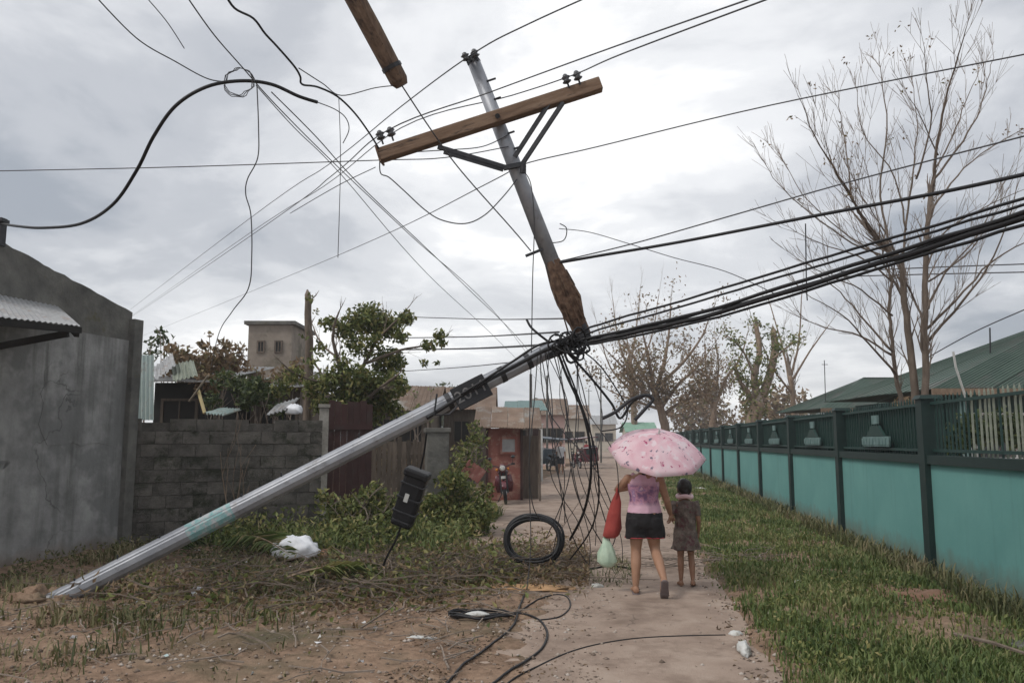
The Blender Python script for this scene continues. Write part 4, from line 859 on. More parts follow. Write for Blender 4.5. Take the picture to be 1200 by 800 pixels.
bush(545, 615, 14.2, 'leafy_shrub', 'bright leafy shrub at the road edge before the red stall', [(540, 585, 30, 1.0), (520, 600, 24, .9), (562, 600, 22, .9), (530, 565, 20, .8), (515, 625, 20, .8), (555, 625, 24, .9), (570, 575, 12, .7), (505, 590, 16, .8)], 430, M['leaf'], 0.11, group=SG)
bush(420, 620, 12.2, 'weedy_shrub', 'low tangled shrub at the foot of the leaning pole', [(400, 600, 24, .8), (425, 590, 24, .8), (450, 600, 22, .8), (410, 620, 22, .8), (440, 575, 16, .6), (460, 625, 18, .7), (380, 585, 14, .6), (470, 585, 14, .6)], 300, M['leaf'], 0.10, group=SG)
bush(545, 560, 18, 'leafy_shrub', 'shrub between the grey pillar and the red stall', [(548, 530, 20, 1), (560, 515, 14, .8), (540, 550, 20, .9), (556, 500, 10, .7), (570, 545, 10, .6)], 260, M['leaf'], 0.12, group=SG)
bush(440, 560, 16.5, 'weedy_shrub', 'dry weeds growing up against the board fence', [(430, 545, 18, .6), (455, 540, 20, .6), (480, 548, 16, .6), (410, 555, 16, .6), (440, 525, 12, .5)], 260, M['leafbrown'], 0.11, group=SG)
bush(275, 470, 15.5, 'leafy_shrub', 'dark green shrub above the middle of the block wall', [(280, 450, 16, .9), (300, 455, 18, .9), (262, 445, 16, .6), (290, 468, 16, 1), (315, 465, 14, .7), (250, 470, 14, .7), (326, 480, 12, .7)], 300, M['leafdark'], 0.12, group=SG)
bush(240, 470, 19, 'wilted_shrub', 'brown wilted tree crown behind the block wall', [(235, 430, 22, 1), (255, 420, 18, 1), (215, 420, 18, .9), (270, 425, 20, 1), (248, 445, 22, 1), (240, 405, 8, .5), (245, 390, 6, .4), (225, 445, 16, 1), (200, 430, 14, .9), (280, 410, 10, .6), (200, 410, 10, .6), (265, 405, 10, .6)], 300, M['leafbrown'], 0.15, group=SG)
bush(185, 450, 24, 'wilted_shrub', 'dark tuft of leaves behind the corner pier', [(178, 400, 10, .5), (188, 390, 9, .6), (192, 398, 10, .7), (180, 415, 12, .5), (205, 412, 14, .5)], 200, M['leafdark'], 0.18, group=SG)
bush(340, 470, 21, 'wilted_shrub', 'brown scrub below the unfinished concrete house', [(330, 440, 14, .8), (345, 445, 16, .9), (320, 452, 16, .9), (300, 440, 14, .8), (352, 428, 12, .7), (285, 440, 14, .8)], 300, M['leafbrown'], 0.15, group=SG)
bush(500, 500, 26, 'leafy_shrub', 'small treetop beside the leaning pole and brown roof', [(490, 480, 10, .5), (478, 488, 12, .6), (500, 490, 10, .6), (486, 462, 6, .3), (505, 455, 4, .2)], 260, M['leaf'], 0.16, group=SG)
# far tree masses closing the horizon
def far_tree(x, y_, h, rad, label, leafm, n=1500, name='distant_tree'):
    o = Vector((x, y_, 0)); t = thing(name, o, label, 'tree', 'trees on the horizon')
    tr = MB(); tips = []; grow(tr, o, (random.uniform(-.1, .1), 0, 1), h*0.6, h*0.03, 2, tips, up=.3, kids=(3, 4), spread=.8, n=6); tr.build('trunk', M['bark'], t, o)
    v = rng.normal(size=(n, 3)); v /= np.linalg.norm(v, axis=1)[:, None]; lump = np.array([1+0.45*noise.noise(Vector(p)*1.8+Vector((x, y_, 0))) for p in v]); v *= (rng.random(n)**.4*lump)[:, None]*rad; v[:, 2] *= 0.75
    leaves('crown', v+np.array([x, y_, h*0.68]), rad*0.16, rad*0.08, leafm, t, o, drop=.4)
far = [(-60, 70, 6, 4.2, 'brown treetop low on the horizon above the block wall', 'leafbrown'), (-48, 68, 5.5, 4, 'olive treetop beside the low brown horizon one', 'leafbrown'), (-38, 70, 6.5, 4.5, 'wide brown tree behind the unfinished house', 'leafbrown'), (-29, 72, 6, 4, 'tree behind the broken snag', 'leafbrown'),
       (-20, 90, 7, 4.5, 'tree far behind the green tree', 'leafdark'), (-12, 105, 6, 4, 'dark tree far down the street, house side', 'leafdark'), (9, 95, 7, 4, 'dull tree far down the street, wall side', 'leafbrown'), (14, 75, 6, 3.6, 'brown tree behind the end of the wall', 'leafbrown'), (20, 70, 5, 3.2, 'low dark tree behind the wall railing', 'leafdark')]
for x, y_, h, rad, lb, m_ in far: far_tree(x, y_, h, rad, lb, M[m_])

M['scrap'] = leafmat('scraps', [(.3, .27, .24), (.5, .5, .5), (.7, .7, .72), (.35, .45, .45)], trans=0)
# ================================================================== GRASS, LITTER, BRANCHES (stuff)
def blades(name, X, Y, hmin, hmax, mat_, label, wid=0.006, lean=0.5):
    n = len(X); Z = np.array([gz(a_, b_) for a_, b_ in zip(X, Y)]); B_ = np.stack([X, Y, Z-0.01], 1)
    h = rng.uniform(hmin, hmax, n)*rng.uniform(.6, 1.1, n); a_ = rng.uniform(0, 6.28, n); le = h*lean*rng.uniform(.2, 1.3, n)
    d = np.stack([np.cos(a_), np.sin(a_), np.zeros(n)], 1); s_ = np.stack([-np.sin(a_), np.cos(a_), np.zeros(n)], 1)*(wid*rng.uniform(.7, 1.5, n)*(0.7+np.hypot(X, Y)/16))[:, None]
    up_ = np.zeros((n, 3)); up_[:, 2] = 1
    mid = B_+up_*(h*0.6)[:, None]+d*(le*0.3)[:, None]; tip = B_+up_*(h*0.95)[:, None]*rng.uniform(.7, 1, n)[:, None]+d*le[:, None]
    V = np.stack([B_-s_, B_+s_, mid-s_*.7, mid+s_*.7, tip], 1).reshape(-1, 3); b = np.arange(n)[:, None]*5
    F = np.concatenate([b+np.array([[0, 1, 3]]), b+np.array([[0, 3, 2]]), b+np.array([[2, 3, 4]])])
    o = fastmesh(name, V, F, mat_, rnd=np.repeat(np.clip(rng.beta(2, 2.0, n)+0.14*np.sin(X*2.3+Y*1.1)+0.08*np.sin(X*5.1-Y*3.3), 0, 1), 5)); return tag(o, label, 'grass', kind='stuff')
def scatter(n, x0, x1, y0, y1, dens):
    X = rng.uniform(x0, x1, n); u = rng.random(n); Y = y0*(y1/y0)**u
    keep = np.array([random.random() < dens(a_, b_) for a_, b_ in zip(X, Y)]); return X[keep], Y[keep]
def dr_(x, y_):
    e_ = edge_r(y_); v = sm(e_-0.02, e_+0.35, x)*(0.15+0.85*max(0, 0.40+1.3*fb(x, y_, 0.75, 21)))
    bare_ = math.exp(-(((x-2.9)/0.55)**2+((y_-8.2)/1.1)**2)); return v*(1-0.85*bare_)
X, Y = scatter(190000, 0.95, 3.85, 4.6, 42, dr_)
blades('verge_grass', X, Y, 0.04, 0.14, M['grass'], 'short green grass on the verge below the teal wall')
X, Y = scatter(9000, 3.35, 3.85, 5, 40, lambda a_, b_: 0.35+0.6*(fb(a_, b_, 1.5, 4) > 0))
blades('wall_weeds', X, Y, 0.10, 0.32, M['grassdull'], 'taller weeds along the foot of the teal wall', lean=.7)
def dl_(x, y_):
    v = max(0, 0.02+1.3*fb(x, y_, 0.7, 31))*(1-sm(-4.1, -2.9, x+0.25*(y_-9)))
    near_ = 1-sm(-4.5, -3.5, x+.25*fb(x, y_, 1.2, 39))
    return v*sm(6.6, 7.6, y_)+max(0, .15+1.2*fb(x, y_, .9, 32))*near_*(1-sm(6.6, 7.6, y_))
X, Y = scatter(80000, -7.4, -2.2, 4.7, 22, lambda a_, b_: dl_(a_, b_)*(1-math.exp(-((a_-base.x-.25)/.5)**2-((b_-base.y+.25)/.4)**2)))
blades('roadside_grass', X, Y, 0.06, 0.24, M['grassdull'], 'dull rough grass around the foot of the leaning pole', lean=.8)
X, Y = scatter(26000, -6.2, -2.6, 11.0, 18, lambda a_, b_: max(0, .3+fb(a_, b_, .8, 33)))
blades('tall_weeds', X, Y, 0.15, 0.5, M['grass'], 'tall tangled weeds beyond the leaning pole', wid=.008, lean=.9)
X, Y = scatter(16000, -4.2, 0.2, 9.2, 12.4, lambda a_, b_: max(0, .35+fb(a_, b_, 1.2, 35))*math.exp(-((b_-10.6+0.12*a_)/0.9)**2))
blades('straw', X, Y, 0.05, 0.22, M['grassdull'], 'dull straw and bent weeds among the fallen branches', wid=.006, lean=1.6)
X, Y = scatter(5000, -6.5, -0.6, 4.8, 9.5, lambda a_, b_: 0.9*(fb(a_, b_, 1.6, 37) > 0.22))
blades('sparse_tufts', X, Y, 0.02, 0.07, M['grassdull'], 'sparse tufts on the bare brown earth', lean=1.0)
# low broad-leaved weeds among the grass
def herb(name, n, x0, x1, y0, y1, dens, hz_, L, W_, m_, label):
    X, Y = scatter(n, x0, x1, y0, y1, dens); Z = np.array([gz(a_, b_) for a_, b_ in zip(X, Y)]); C = np.stack([X, Y, Z+rng.random(len(X))**1.5*hz_+.01], 1)
    o = leaves(name, C, L, W_, m_, bias=(0, 0, .5)); return tag(o, label, 'weeds', kind='stuff')
herb('verge_weeds', 22000, 1.0, 3.8, 4.7, 24, lambda a_, b_: sm(edge_r(b_)+.02, edge_r(b_)+.4, a_)*max(0, fb(a_, b_, 1.0, 61)+.05)*1.3, .09, .042, .024, M['leaf'], 'low leafy weeds in the verge grass')
herb('roadside_weeds', 20000, -7.3, -2.4, 6.9, 16, lambda a_, b_: max(0, fb(a_, b_, .9, 63)+.12)*1.2*(1-sm(-4.2, -2.8, a_+.25*(b_-9)))*sm(6.8, 7.8, b_),   .16, .06, .03, M['grassdull'], 'leafy weeds beneath the leaning pole')
herb('tall_leafy_weeds', 13000, -5.6, -2.3, 10.6, 15.5, lambda a_, b_: max(0, fb(a_, b_, .8, 65)+.25), .55, .09, .04, M['leaf'], 'tall light green weeds around the splice box')
# pebbles
def pebbles(name, n, x0, x1, y0, y1, dens, label, m_):
    X, Y = scatter(n, x0, x1, y0, y1, dens); k = len(X); base_ = np.array([[1, 0, 0], [-1, 0, 0], [0, 1, 0], [0, -1, 0], [0, 0, 1], [0, 0, -1]], float)
    fc = np.array([[0, 2, 4], [2, 1, 4], [1, 3, 4], [3, 0, 4], [2, 0, 5], [1, 2, 5], [3, 1, 5], [0, 3, 5]])
    r_ = (0.006+0.022*rng.random(k)**3)[:, None, None]; V = base_[None]*r_*rng.uniform(.6, 1.3, (k, 6, 3)); V[:, :, 2] *= .7
    V += np.stack([X, Y, [max(gz(a_, b_), .004)+.004 for a_, b_ in zip(X, Y)]], 1)[:, None, :]
    F = (np.arange(k)[:, None, None]*6+fc[None]).reshape(-1, 3); return tag(fastmesh(name, V.reshape(-1, 3), F, M[m_], rnd=np.repeat(rng.random(k), 6)), label, 'gravel', kind='stuff')
M['pebble'] = leafmat('pebbles', [(.10, .075, .058), (.2, .155, .125), (.3, .25, .21), (.42, .37, .33)], trans=0, rough=.95)
pebbles('gravel', 24000, -6.8, .2, 4.7, 13, lambda a_, b_: (1-sm(edge_l(b_)-.3, edge_l(b_)+.5, a_))*(.12+.8*max(0, fb(a_, b_, 1.3, 71))), 'small stones scattered over the brown earth', 'pebble')
pebbles('road_gravel', 5000, -1.2, 1.6, 4.7, 14, lambda a_, b_: .05+.75*math.exp(-((a_-edge_r(b_))/.14)**2)+.6*math.exp(-((a_-edge_l(b_)-.2)/.25)**2), 'grit along the broken edges of the concrete road', 'pebble')
# leaf litter
def litter(name, n, x0, x1, y0, y1, dens, L, W_, label, m_='leafdry'):
    X, Y = scatter(n, x0, x1, y0, y1, dens); C = np.stack([X, Y, [max(gz(a_, b_), 0.004)+0.008 for a_, b_ in zip(X, Y)]], 1); k = len(C)
    d = rng.normal(size=(k, 3)); d[:, 2] *= 0.18
    V, F, r_ = leaf_arrays(C, L, W_, dirs=d); V[:, 2] = np.maximum(V[:, 2], np.repeat(C[:, 2], 4)-0.006)
    return tag(fastmesh(name, V, F, M[m_], rnd=r_), label, 'litter', kind='stuff')
litter('leaf_litter', 42000, -7.2, 0.2, 4.6, 14, lambda a_, b_: (1-sm(edge_l(b_)-.5, edge_l(b_)+.6, a_))*(max(0, fb(a_, b_, 1.1, 41))**1.3*1.6+max(0, fb(a_, b_, 4.0, 47)-.15)*.6), 0.036, 0.014, 'dry brown leaf litter strewn over the earth')
litter('leaf_litter', 5000, 0.8, 3.8, 4.6, 16, lambda a_, b_: max(0.03, .15+fb(a_, b_, 1.4, 43)), 0.05, 0.02, 'dry litter lying in the verge grass')
litter('paper_scraps', 260, -6.5, -0.8, 5.5, 13, lambda a_, b_: .2+.7*math.exp(-((b_-10.2)/1.6)**2), 0.06, 0.04, 'small pale scraps of paper and plastic strewn under the leaning pole', 'scrap')
litter('road_crumbs', 350, -1.0, 1.3, 4.8, 13, lambda a_, b_: 0.12+0.8*sm(.7, 1.05, a_)+.5*sm(9.0, 10.4, b_)*(1-sm(11, 12, b_)), 0.022, 0.014, 'crumbs of earth and leaf on the concrete road')
# twigs strewn on the ground
def twigs(name, n, fx, label, rad=(.003, .009), ln=(.15, .7), lift=.05, m_='twig'):
    mb = MB()
    for k in range(n):
        x, y_ = fx(); a_ = random.uniform(0, 6.28); L_ = random.uniform(*ln); z0 = max(gz(x, y_), 0.0)+random.uniform(.006, lift)
        P = [Vector((x+math.cos(a_)*L_*f+random.gauss(0, .02), y_+math.sin(a_)*L_*f+random.gauss(0, .02), z0+random.uniform(-.01, .03)+f*random.uniform(0, lift))) for f in (0, .35, .7, 1)]
        r_ = random.uniform(*rad); mb.tube(P, [r_, r_*.9, r_*.7, r_*.4], n=4)
    return tag(mb.build(name, M[m_]), label, 'litter', kind='stuff')
twigs('strewn_twigs', 420, lambda: (random.uniform(-6.6, -1.0), random.uniform(5.2, 12)), 'broken twigs strewn over the brown earth', lift=.04)
def pile_xy():
    px = random.uniform(385, 690); py = 640+random.gauss(28, 13)-6*math.cos(px*.02); g_ = G(px, py); return g_.x, g_.y
twigs('fallen_branches', 520, pile_xy, 'long heap of broken branches lying across the street', rad=(.002, .008), ln=(.25, 1.1), lift=.12, m_='bark')
pp = np.array([pile_xy() for _ in range(11000)]); keep = pp[:, 0] < 0.4; pp = pp[keep]
C = np.stack([pp[:, 0], pp[:, 1], np.array([max(gz(a_, b_), 0)+abs(random.gauss(0, .085))*max(.15, .8+fb(a_, b_, 1.5, 51)) for a_, b_ in pp])], 1)
tag(leaves('fallen_leaves', C[:6500], 0.09, 0.03, M['leafbrown']), 'wilted leaves on the heap of broken branches', 'litter', kind='stuff')
C2 = C[6500:]; C2 = C2[(C2[:, 0] < -1.2)]
tag(leaves('fallen_green_leaves', C2, 0.10, 0.045, M['leaf']), 'still green leaves in the heap of broken branches', 'litter', kind='stuff')
twigs('side_branches', 60, lambda: ((lambda g_: (g_.x, g_.y))(G(random.uniform(740, 900), 664+random.gauss(0, 5)-0.05*random.uniform(0, 100)))), 'thin branch heap trailing on behind the walkers to the verge', ln=(.3, .9), lift=.06)

def under_xy():
    f = random.uniform(.12, .72); q = base+(K-base)*f; return q.x+random.gauss(.25, .45), q.y+random.gauss(.55, .7)
twigs('torn_branches', 150, under_xy, 'torn branches tangled under the leaning pole', rad=(.003, .012), ln=(.3, 1.2), lift=.16, m_='bark')
pu_ = np.array([under_xy() for _ in range(7500)]); Cu = np.stack([pu_[:, 0], pu_[:, 1], np.array([max(gz(a_, b_), 0)+abs(random.gauss(0, .09))*max(.1, .7+1.2*fb(a_, b_, 1.3, 53)) for a_, b_ in pu_])], 1)
tag(leaves('torn_leaves', Cu[:4400], .09, .032, M['leafbrown']), 'brown leaves of the torn branches under the leaning pole', 'litter', kind='stuff'); tag(leaves('torn_green_leaves', Cu[6300:], .10, .045, M['leaf']), 'green leaves of the torn branches under the leaning pole', 'litter', kind='stuff')
# fallen palm fronds
def frond(px, py, ang, L_, name, label, m_, n=34, arch=.18):
    g_ = G(px, py); z0 = max(gz(g_.x, g_.y), 0)+.03; d = Vector((math.cos(ang), math.sin(ang), 0)); s_ = Vector((-d.y, d.x, 0)); org = Vector((g_.x, g_.y, z0))
    t = thing(name, org, label, 'frond', 'fallen fronds'); P = [org+d*(L_*f)+Vector((0, 0, arch*math.sin(math.pi*f)))+s_*(0.12*f*f) for f in [k/10 for k in range(11)]]
    MB().tube(P, [.022*(1-.85*k/10) for k in range(11)], n=6).build('rib', M['tanbark'], t, org)
    mb = MB()
    for k in range(n):
        f = .1+.9*k/n; i = min(9, int(f*10)); p = P[i].lerp(P[i+1], f*10-i)
        for sg in (-1, 1):
            ll = L_*.36*math.sin(math.pi*min(1, f*.85+.12))*random.uniform(.7, 1.1); q = (d*.65+s_*sg*random.uniform(.6, 1)+Vector((0, 0, random.uniform(-.05, .28)))).normalized()
            e_ = p+q*ll-Vector((0, 0, ll*.25)); m__ = p+q*ll*.5; wv = q.cross(Vector((0, 0, 1))).normalized()*.014
            mb.add([p, m__+wv, e_, m__-wv], [(0, 1, 2), (0, 2, 3)])
    k = len(mb.v); o = fastmesh('leaflets', np.array(mb.v), np.array(mb.f), M[m_], t, org, rnd=np.repeat(rng.random(k//4), 4)); return t
frond(262, 652, R(-38), 1.7, 'palm_frond', 'yellowing palm frond fanned on the earth before the white sack', 'grass')
frond(318, 690, R(12), 1.35, 'palm_frond', 'greener palm frond lying beside the yellowing one', 'leaf')
frond(330, 640, R(150), 1.2, 'palm_frond', 'withered brown palm frond pointing to the block wall', 'leafbrown')
frond(225, 652, R(-75), 1.2, 'palm_frond', 'dark palm frond lying close against the leaning pole', 'leafdark')

# ================================================================== DEBRIS
def at_g(px, py, up=0.0): g_ = G(px, py); return Vector((g_.x, g_.y, max(gz(g_.x, g_.y), 0)+up))
sack = crumple(at_g(346, 662, .15), .31, .19, .20, M['plastic'], 'plastic_sack', 'crumpled white plastic sack beside the leaning pole', 'sack', 2, n=32, amp=.17)
crumple(at_g(388, 612, .05), .10, .09, .15, M['plastic'], 'plastic_bag', 'small torn white bag caught in the weeds', 'plastic bag', 5)
crumple(at_g(366, 590, .1), .12, .1, .10, M['stone'], 'stone_lump', 'pale lump caught in the weeds under the leaning shaft', 'rock', 6)
crumple(at_g(382, 655, .03), .13, .10, .11, mat('orange_clay', [(0.36, 0.2, 0.13), (0.45, 0.27, 0.18)], 6), 'clay_lump', 'orange brown lump beside the white sack', 'rock', 7)
crumple(at_g(510, 637, .04), .18, .10, .13, M['stone'], 'concrete_lump', 'pale concrete lump at the foot of the leafy shrub', 'rock', 8)
crumple(at_g(232, 703, .02), .07, .06, .07, M['plastic'], 'paper_scrap', 'white scrap on the grass near the pole foot', 'litter', 9)
crumple(at_g(268, 697, .02), .16, .05, .03, M['stone'], 'paper_scrap', 'flat pale scrap beside the palm frond', 'litter', 10)
crumple(at_g(275, 650, .05), .10, .08, .09, M['paleteal'], 'plastic_scrap', 'pale green plastic scrap between pole and sack', 'litter', 11)
crumple(at_g(495, 750, .005), .13, .04, .015, M['whitepaint'], 'paper_scrap', 'thin white strip on the bare earth', 'litter', 12)
crumple(at_g(700, 688, .01), .07, .04, .035, M['whitepaint'], 'paper_scrap', 'small white scrap on the road by the walkers', 'litter', 13)
crumple(at_g(625, 690, 0.0), .48, .20, .035, mat('orange_sand', [(0.34, 0.2, 0.1), (0.45, 0.28, 0.15)], 9, bump=.4), 'sand_patch', 'low orange sand patch beyond the small cable loop', 'sand', 14, n=24, amp=.35)
crumple(at_g(872, 765, .03), .05, .17, .05, M['whitepaint'], 'plastic_bottle', 'flattened white bottle at the road edge', 'bottle', 15)
crumple(at_g(862, 744, .01), .06, .05, .03, M['whitepaint'], 'paper_scrap', 'white scrap just beyond the flattened bottle', 'litter', 16)
crumple(at_g(935, 693, .02), .05, .04, .03, M['whitepaint'], 'paper_scrap', 'white scrap lying in the verge grass', 'litter', 17)
crumple(at_g(820, 577, .03), .22, .12, .05, M['whitepaint'], 'paper_scrap', 'white litter on the far verge behind the child', 'litter', 18)
crumple(at_g(1205, 772, .01), .10, .2, .04, M['rawconcrete'], 'rubble', 'grey rubble half hidden in the verge grass', 'rock', 19)
for k, (a_, b_, w_, lb) in enumerate((((285, 616), (385, 618), .05, 'brown plank lying behind the white sack'), ((1120, 762), (1215, 792), .03, 'grey broken stick lying in the verge'), ((1160, 690), (1215, 648), .014, 'thin dark stick leaning on the teal wall'), ((240, 690), (318, 655), .03, 'dark branch poking towards the white sack'))):
    p, q = at_g(*a_, .05), at_g(*b_, .07) if k != 2 else D(*b_, 8.15)
    tag(MB().tube([p, p.lerp(q, .5)+Vector((0, 0, .015)), q], [w_*.55, w_*.5, w_*.4], n=6, jit=.1).build('fallen_plank' if k == 0 else 'fallen_stick', M['bark'] if k in (1, 2, 3) else M['timber'], None, p), lb, 'stick' if k else 'plank')
o = at_g(1085, 705); 
crumple(o+Vector((0, 0, -.01)), .42, .30, .07, mat('red_earth', [(0.16, 0.09, 0.06), (0.24, 0.14, 0.095)], 7, bump=.5), 'earth_patch', 'bare reddish earth heap in the verge grass', 'soil', 20, n=24, amp=.4)
twg = at_g(272, 600)
dry = thing('dry_sapling', D(272, 545, 12.8)-Vector((0, 0, D(272, 545, 12.8).z)), 'thin dry sapling standing against the block wall', 'sapling')
mb = MB(); tips = []
for k in range(3): grow(mb, Vector(dry.location)+Vector((.05*k, 0, 0)), (random.uniform(-.25, .25), -.05, 1), 1.5-.25*k, .018, 2, tips, kids=(2, 3), spread=.45)
mb.build('stem', M['tanbark'], dry, dry.location)

# ================================================================== BUILDINGS
def flat(p): return Vector((p.x, p.y, 0))
def quad_roof(mb, a_, b_, c_, d_, th=.06):
    a_, b_, c_, d_ = map(Vector, (a_, b_, c_, d_)); n_ = (b_-a_).cross(d_-a_).normalized()*th
    return mb.add([a_, b_, c_, d_, a_-n_, b_-n_, c_-n_, d_-n_], [(0, 1, 2, 3), (7, 6, 5, 4), (0, 4, 5, 1), (1, 5, 6, 2), (2, 6, 7, 3), (3, 7, 4, 0)])
def sheets(par, org, a_, b_, c_, d_, n, m_, name='roof_sheet', jit=0.0, ribs=6):
    """roof plane a-b (eave) to d-c (ridge), laid as n separate ribbed sheets"""
    a_, b_, c_, d_ = map(Vector, (a_, b_, c_, d_)); nrm = (b_-a_).cross(d_-a_).normalized(); nrm = nrm if nrm.z > 0 else -nrm
    for k in range(n):
        f0, f1 = k/n, (k+1)/n-0.004; p, q, r_, s_ = a_.lerp(b_, f0), a_.lerp(b_, f1), d_.lerp(c_, f1), d_.lerp(c_, f0); lift = nrm*(0.012*(k % 2)+random.uniform(0, jit))
        mb = MB(); quad_roof(mb, p+lift, q+lift, r_+lift, s_+lift, .02)
        for j in range(ribs):
            g_ = (j+.5)/ribs; mb.bar(p.lerp(q, g_)+lift+nrm*.006, s_.lerp(r_, g_)+lift+nrm*.006, .03, .014, up=nrm)
        mb.build(name, m_, par, org)
def window(par, org, c_, u, w_, h, m_frame, bars=1, pane='glass', out=None):
    u = Vector(u).normalized(); n_ = Vector((u.y, -u.x, 0)) if out is None else Vector(out); rot = Matrix((u, n_, Vector((0, 0, 1)))).transposed()
    f = MB()
    for s_ in (-1, 1): f.box(c_+u*(s_*w_/2)+n_*.02, (.06, .08, h+.06), rot).box(c_+Vector((0, 0, s_*h/2))+n_*.021, (w_-.06, .078, .06), rot)
    for k in range(bars): f.box(c_+u*(w_*((k+1)/(bars+1)-.5))+n_*.02, (.035, .06, h-.06), rot)
    fo = f.build('window', m_frame, par, org); MB().box(c_+n_*.004, (w_-.05, .03, h-.05), rot).build('pane', M[pane], fo, org)
# --- school buildings behind the teal wall
def school(p_eave_l, p_eave_r, p_ridge_l, p_ridge_r, label, ns, org_name='school_building'):
    a_, b_, d_, c_ = D(*p_eave_l), D(*p_eave_r), D(*p_ridge_l), D(*p_ridge_r); b_.z = a_.z; c_.z = d_.z
    o = flat(a_); t = thing(org_name, o, label, 'building'); sheets(t, o, a_, b_, c_, d_, ns, M['greenroof'])
    # rear slope and hip end
    u = (b_-a_).normalized(); v = Vector((-u.y, u.x, 0)); dep = abs((d_-a_).dot(v)); sg = 1 if (d_-a_).dot(v) > 0 else -1; v = v*sg
    a2, b2 = a_+v*(2*dep), b_+v*(2*dep); sheets(t, o, b2, a2, d_, c_, 4, M['greenroof']); sheets(t, o, a2, a_, d_, d_, 3, M['greenroof'], 'hip_sheet')
    MB().bar(d_, c_, .14, .06).build('ridge_cap', M['greenroof'], t, o)
    MB().bar(a_+Vector((0, 0, -.07)), b_+Vector((0, 0, -.07)), .06, .14).build('fascia', M['tanbark'], t, o)
    ins = .7; h = a_.z-.15; wa, wb = a_+u*ins+v*ins, b_+v*ins; wa.z = wb.z = 0
    MB().bar(wa+Vector((0, 0, h/2)), wb+Vector((0, 0, h/2)), .16, h).build('front_wall', M['picket'], t, o)
    MB().bar(wa+Vector((0, 0, h/2))+v*.1, wa+v*(2*dep-2*ins)+Vector((0, 0, h/2)), .16, h).build('end_wall', M['picket'], t, o)
    L_ = (wb-wa).length; k = 0
    while 1.2+2.6*k < L_-1:
        window(t, o, wa+u*(1.2+2.6*k)-v*.09+Vector((0, 0, 1.75)), u, 1.3, 1.0, M['whitepaint'], 2, out=-v); k += 1
    for k in range(int(L_/2.6)): MB().box(flat(a_)+u*(ins+2.6*k)+v*.12+Vector((0, 0, h/2)), (.1, .1, h)).build('veranda_post', M['paleteal'], t, o)
    return t
school((1092, 455, 17.5), (1420, 455, 17.5), (1262, 366, 20.8), (1500, 366, 20.8), 'school block with green roof rising behind the railing, pale eave board', 9)
school((962, 478, 27), (1230, 470, 27), (1012, 443, 29.5), (1260, 443, 29.5), 'farther low school block with green hipped roof behind the bare tree', 9)
p = D(966, 480, 28); tag(MB().tube([flat(p), D(966, 422, 28)], .014, n=6).bar(D(963, 427, 28), D(970, 427, 28), .018).build('antenna_mast', M['darksteel'], None, flat(p)), 'thin antenna mast rising over the far green roof', 'antenna')
p = D(1160, 430, 19.5); tag(MB().tube([p-Vector((0, 0, .3)), D(1160, 384, 19.5)], .018, n=6).build('roof_rod', M['darksteel'], None, p), 'thin rod standing on the nearer green roof', 'antenna')
p = D(1136, 490, 14.5); tag(MB().tube([flat(p), D(1133, 470, 14.5), D(1120, 430, 14.5), D(1117, 412, 14.5)], .02, n=6).build('leaning_pipe', M['whitepaint'], None, flat(p)), 'pale pipe leaning up behind the picket railing', 'pipe')
def behind(px, depth, name, label, cl_, m_): return bush(px, 520, depth, name, label, cl_, 240, M[m_], .13, group='plants behind the railing')
behind(1030, 13.6, 'garden_shrub', 'rusty dry shrub at the foot of the bare tree', [(1060, 475, 14, .7), (1050, 490, 14, .6), (1075, 470, 10, .6)], 'leafbrown')
behind(1150, 11.8, 'garden_shrub', 'dark shrub behind the pale pickets', [(1140, 505, 26, .8), (1180, 500, 26, .8), (1120, 520, 18, .8), (1200, 515, 20, .8)], 'leafdark')
behind(960, 20, 'garden_shrub', 'green shrub behind the railing below the far school roof', [(950, 500, 12, .7), (970, 505, 14, .7), (1000, 500, 16, .7), (1030, 505, 16, .7)], 'leafdark')

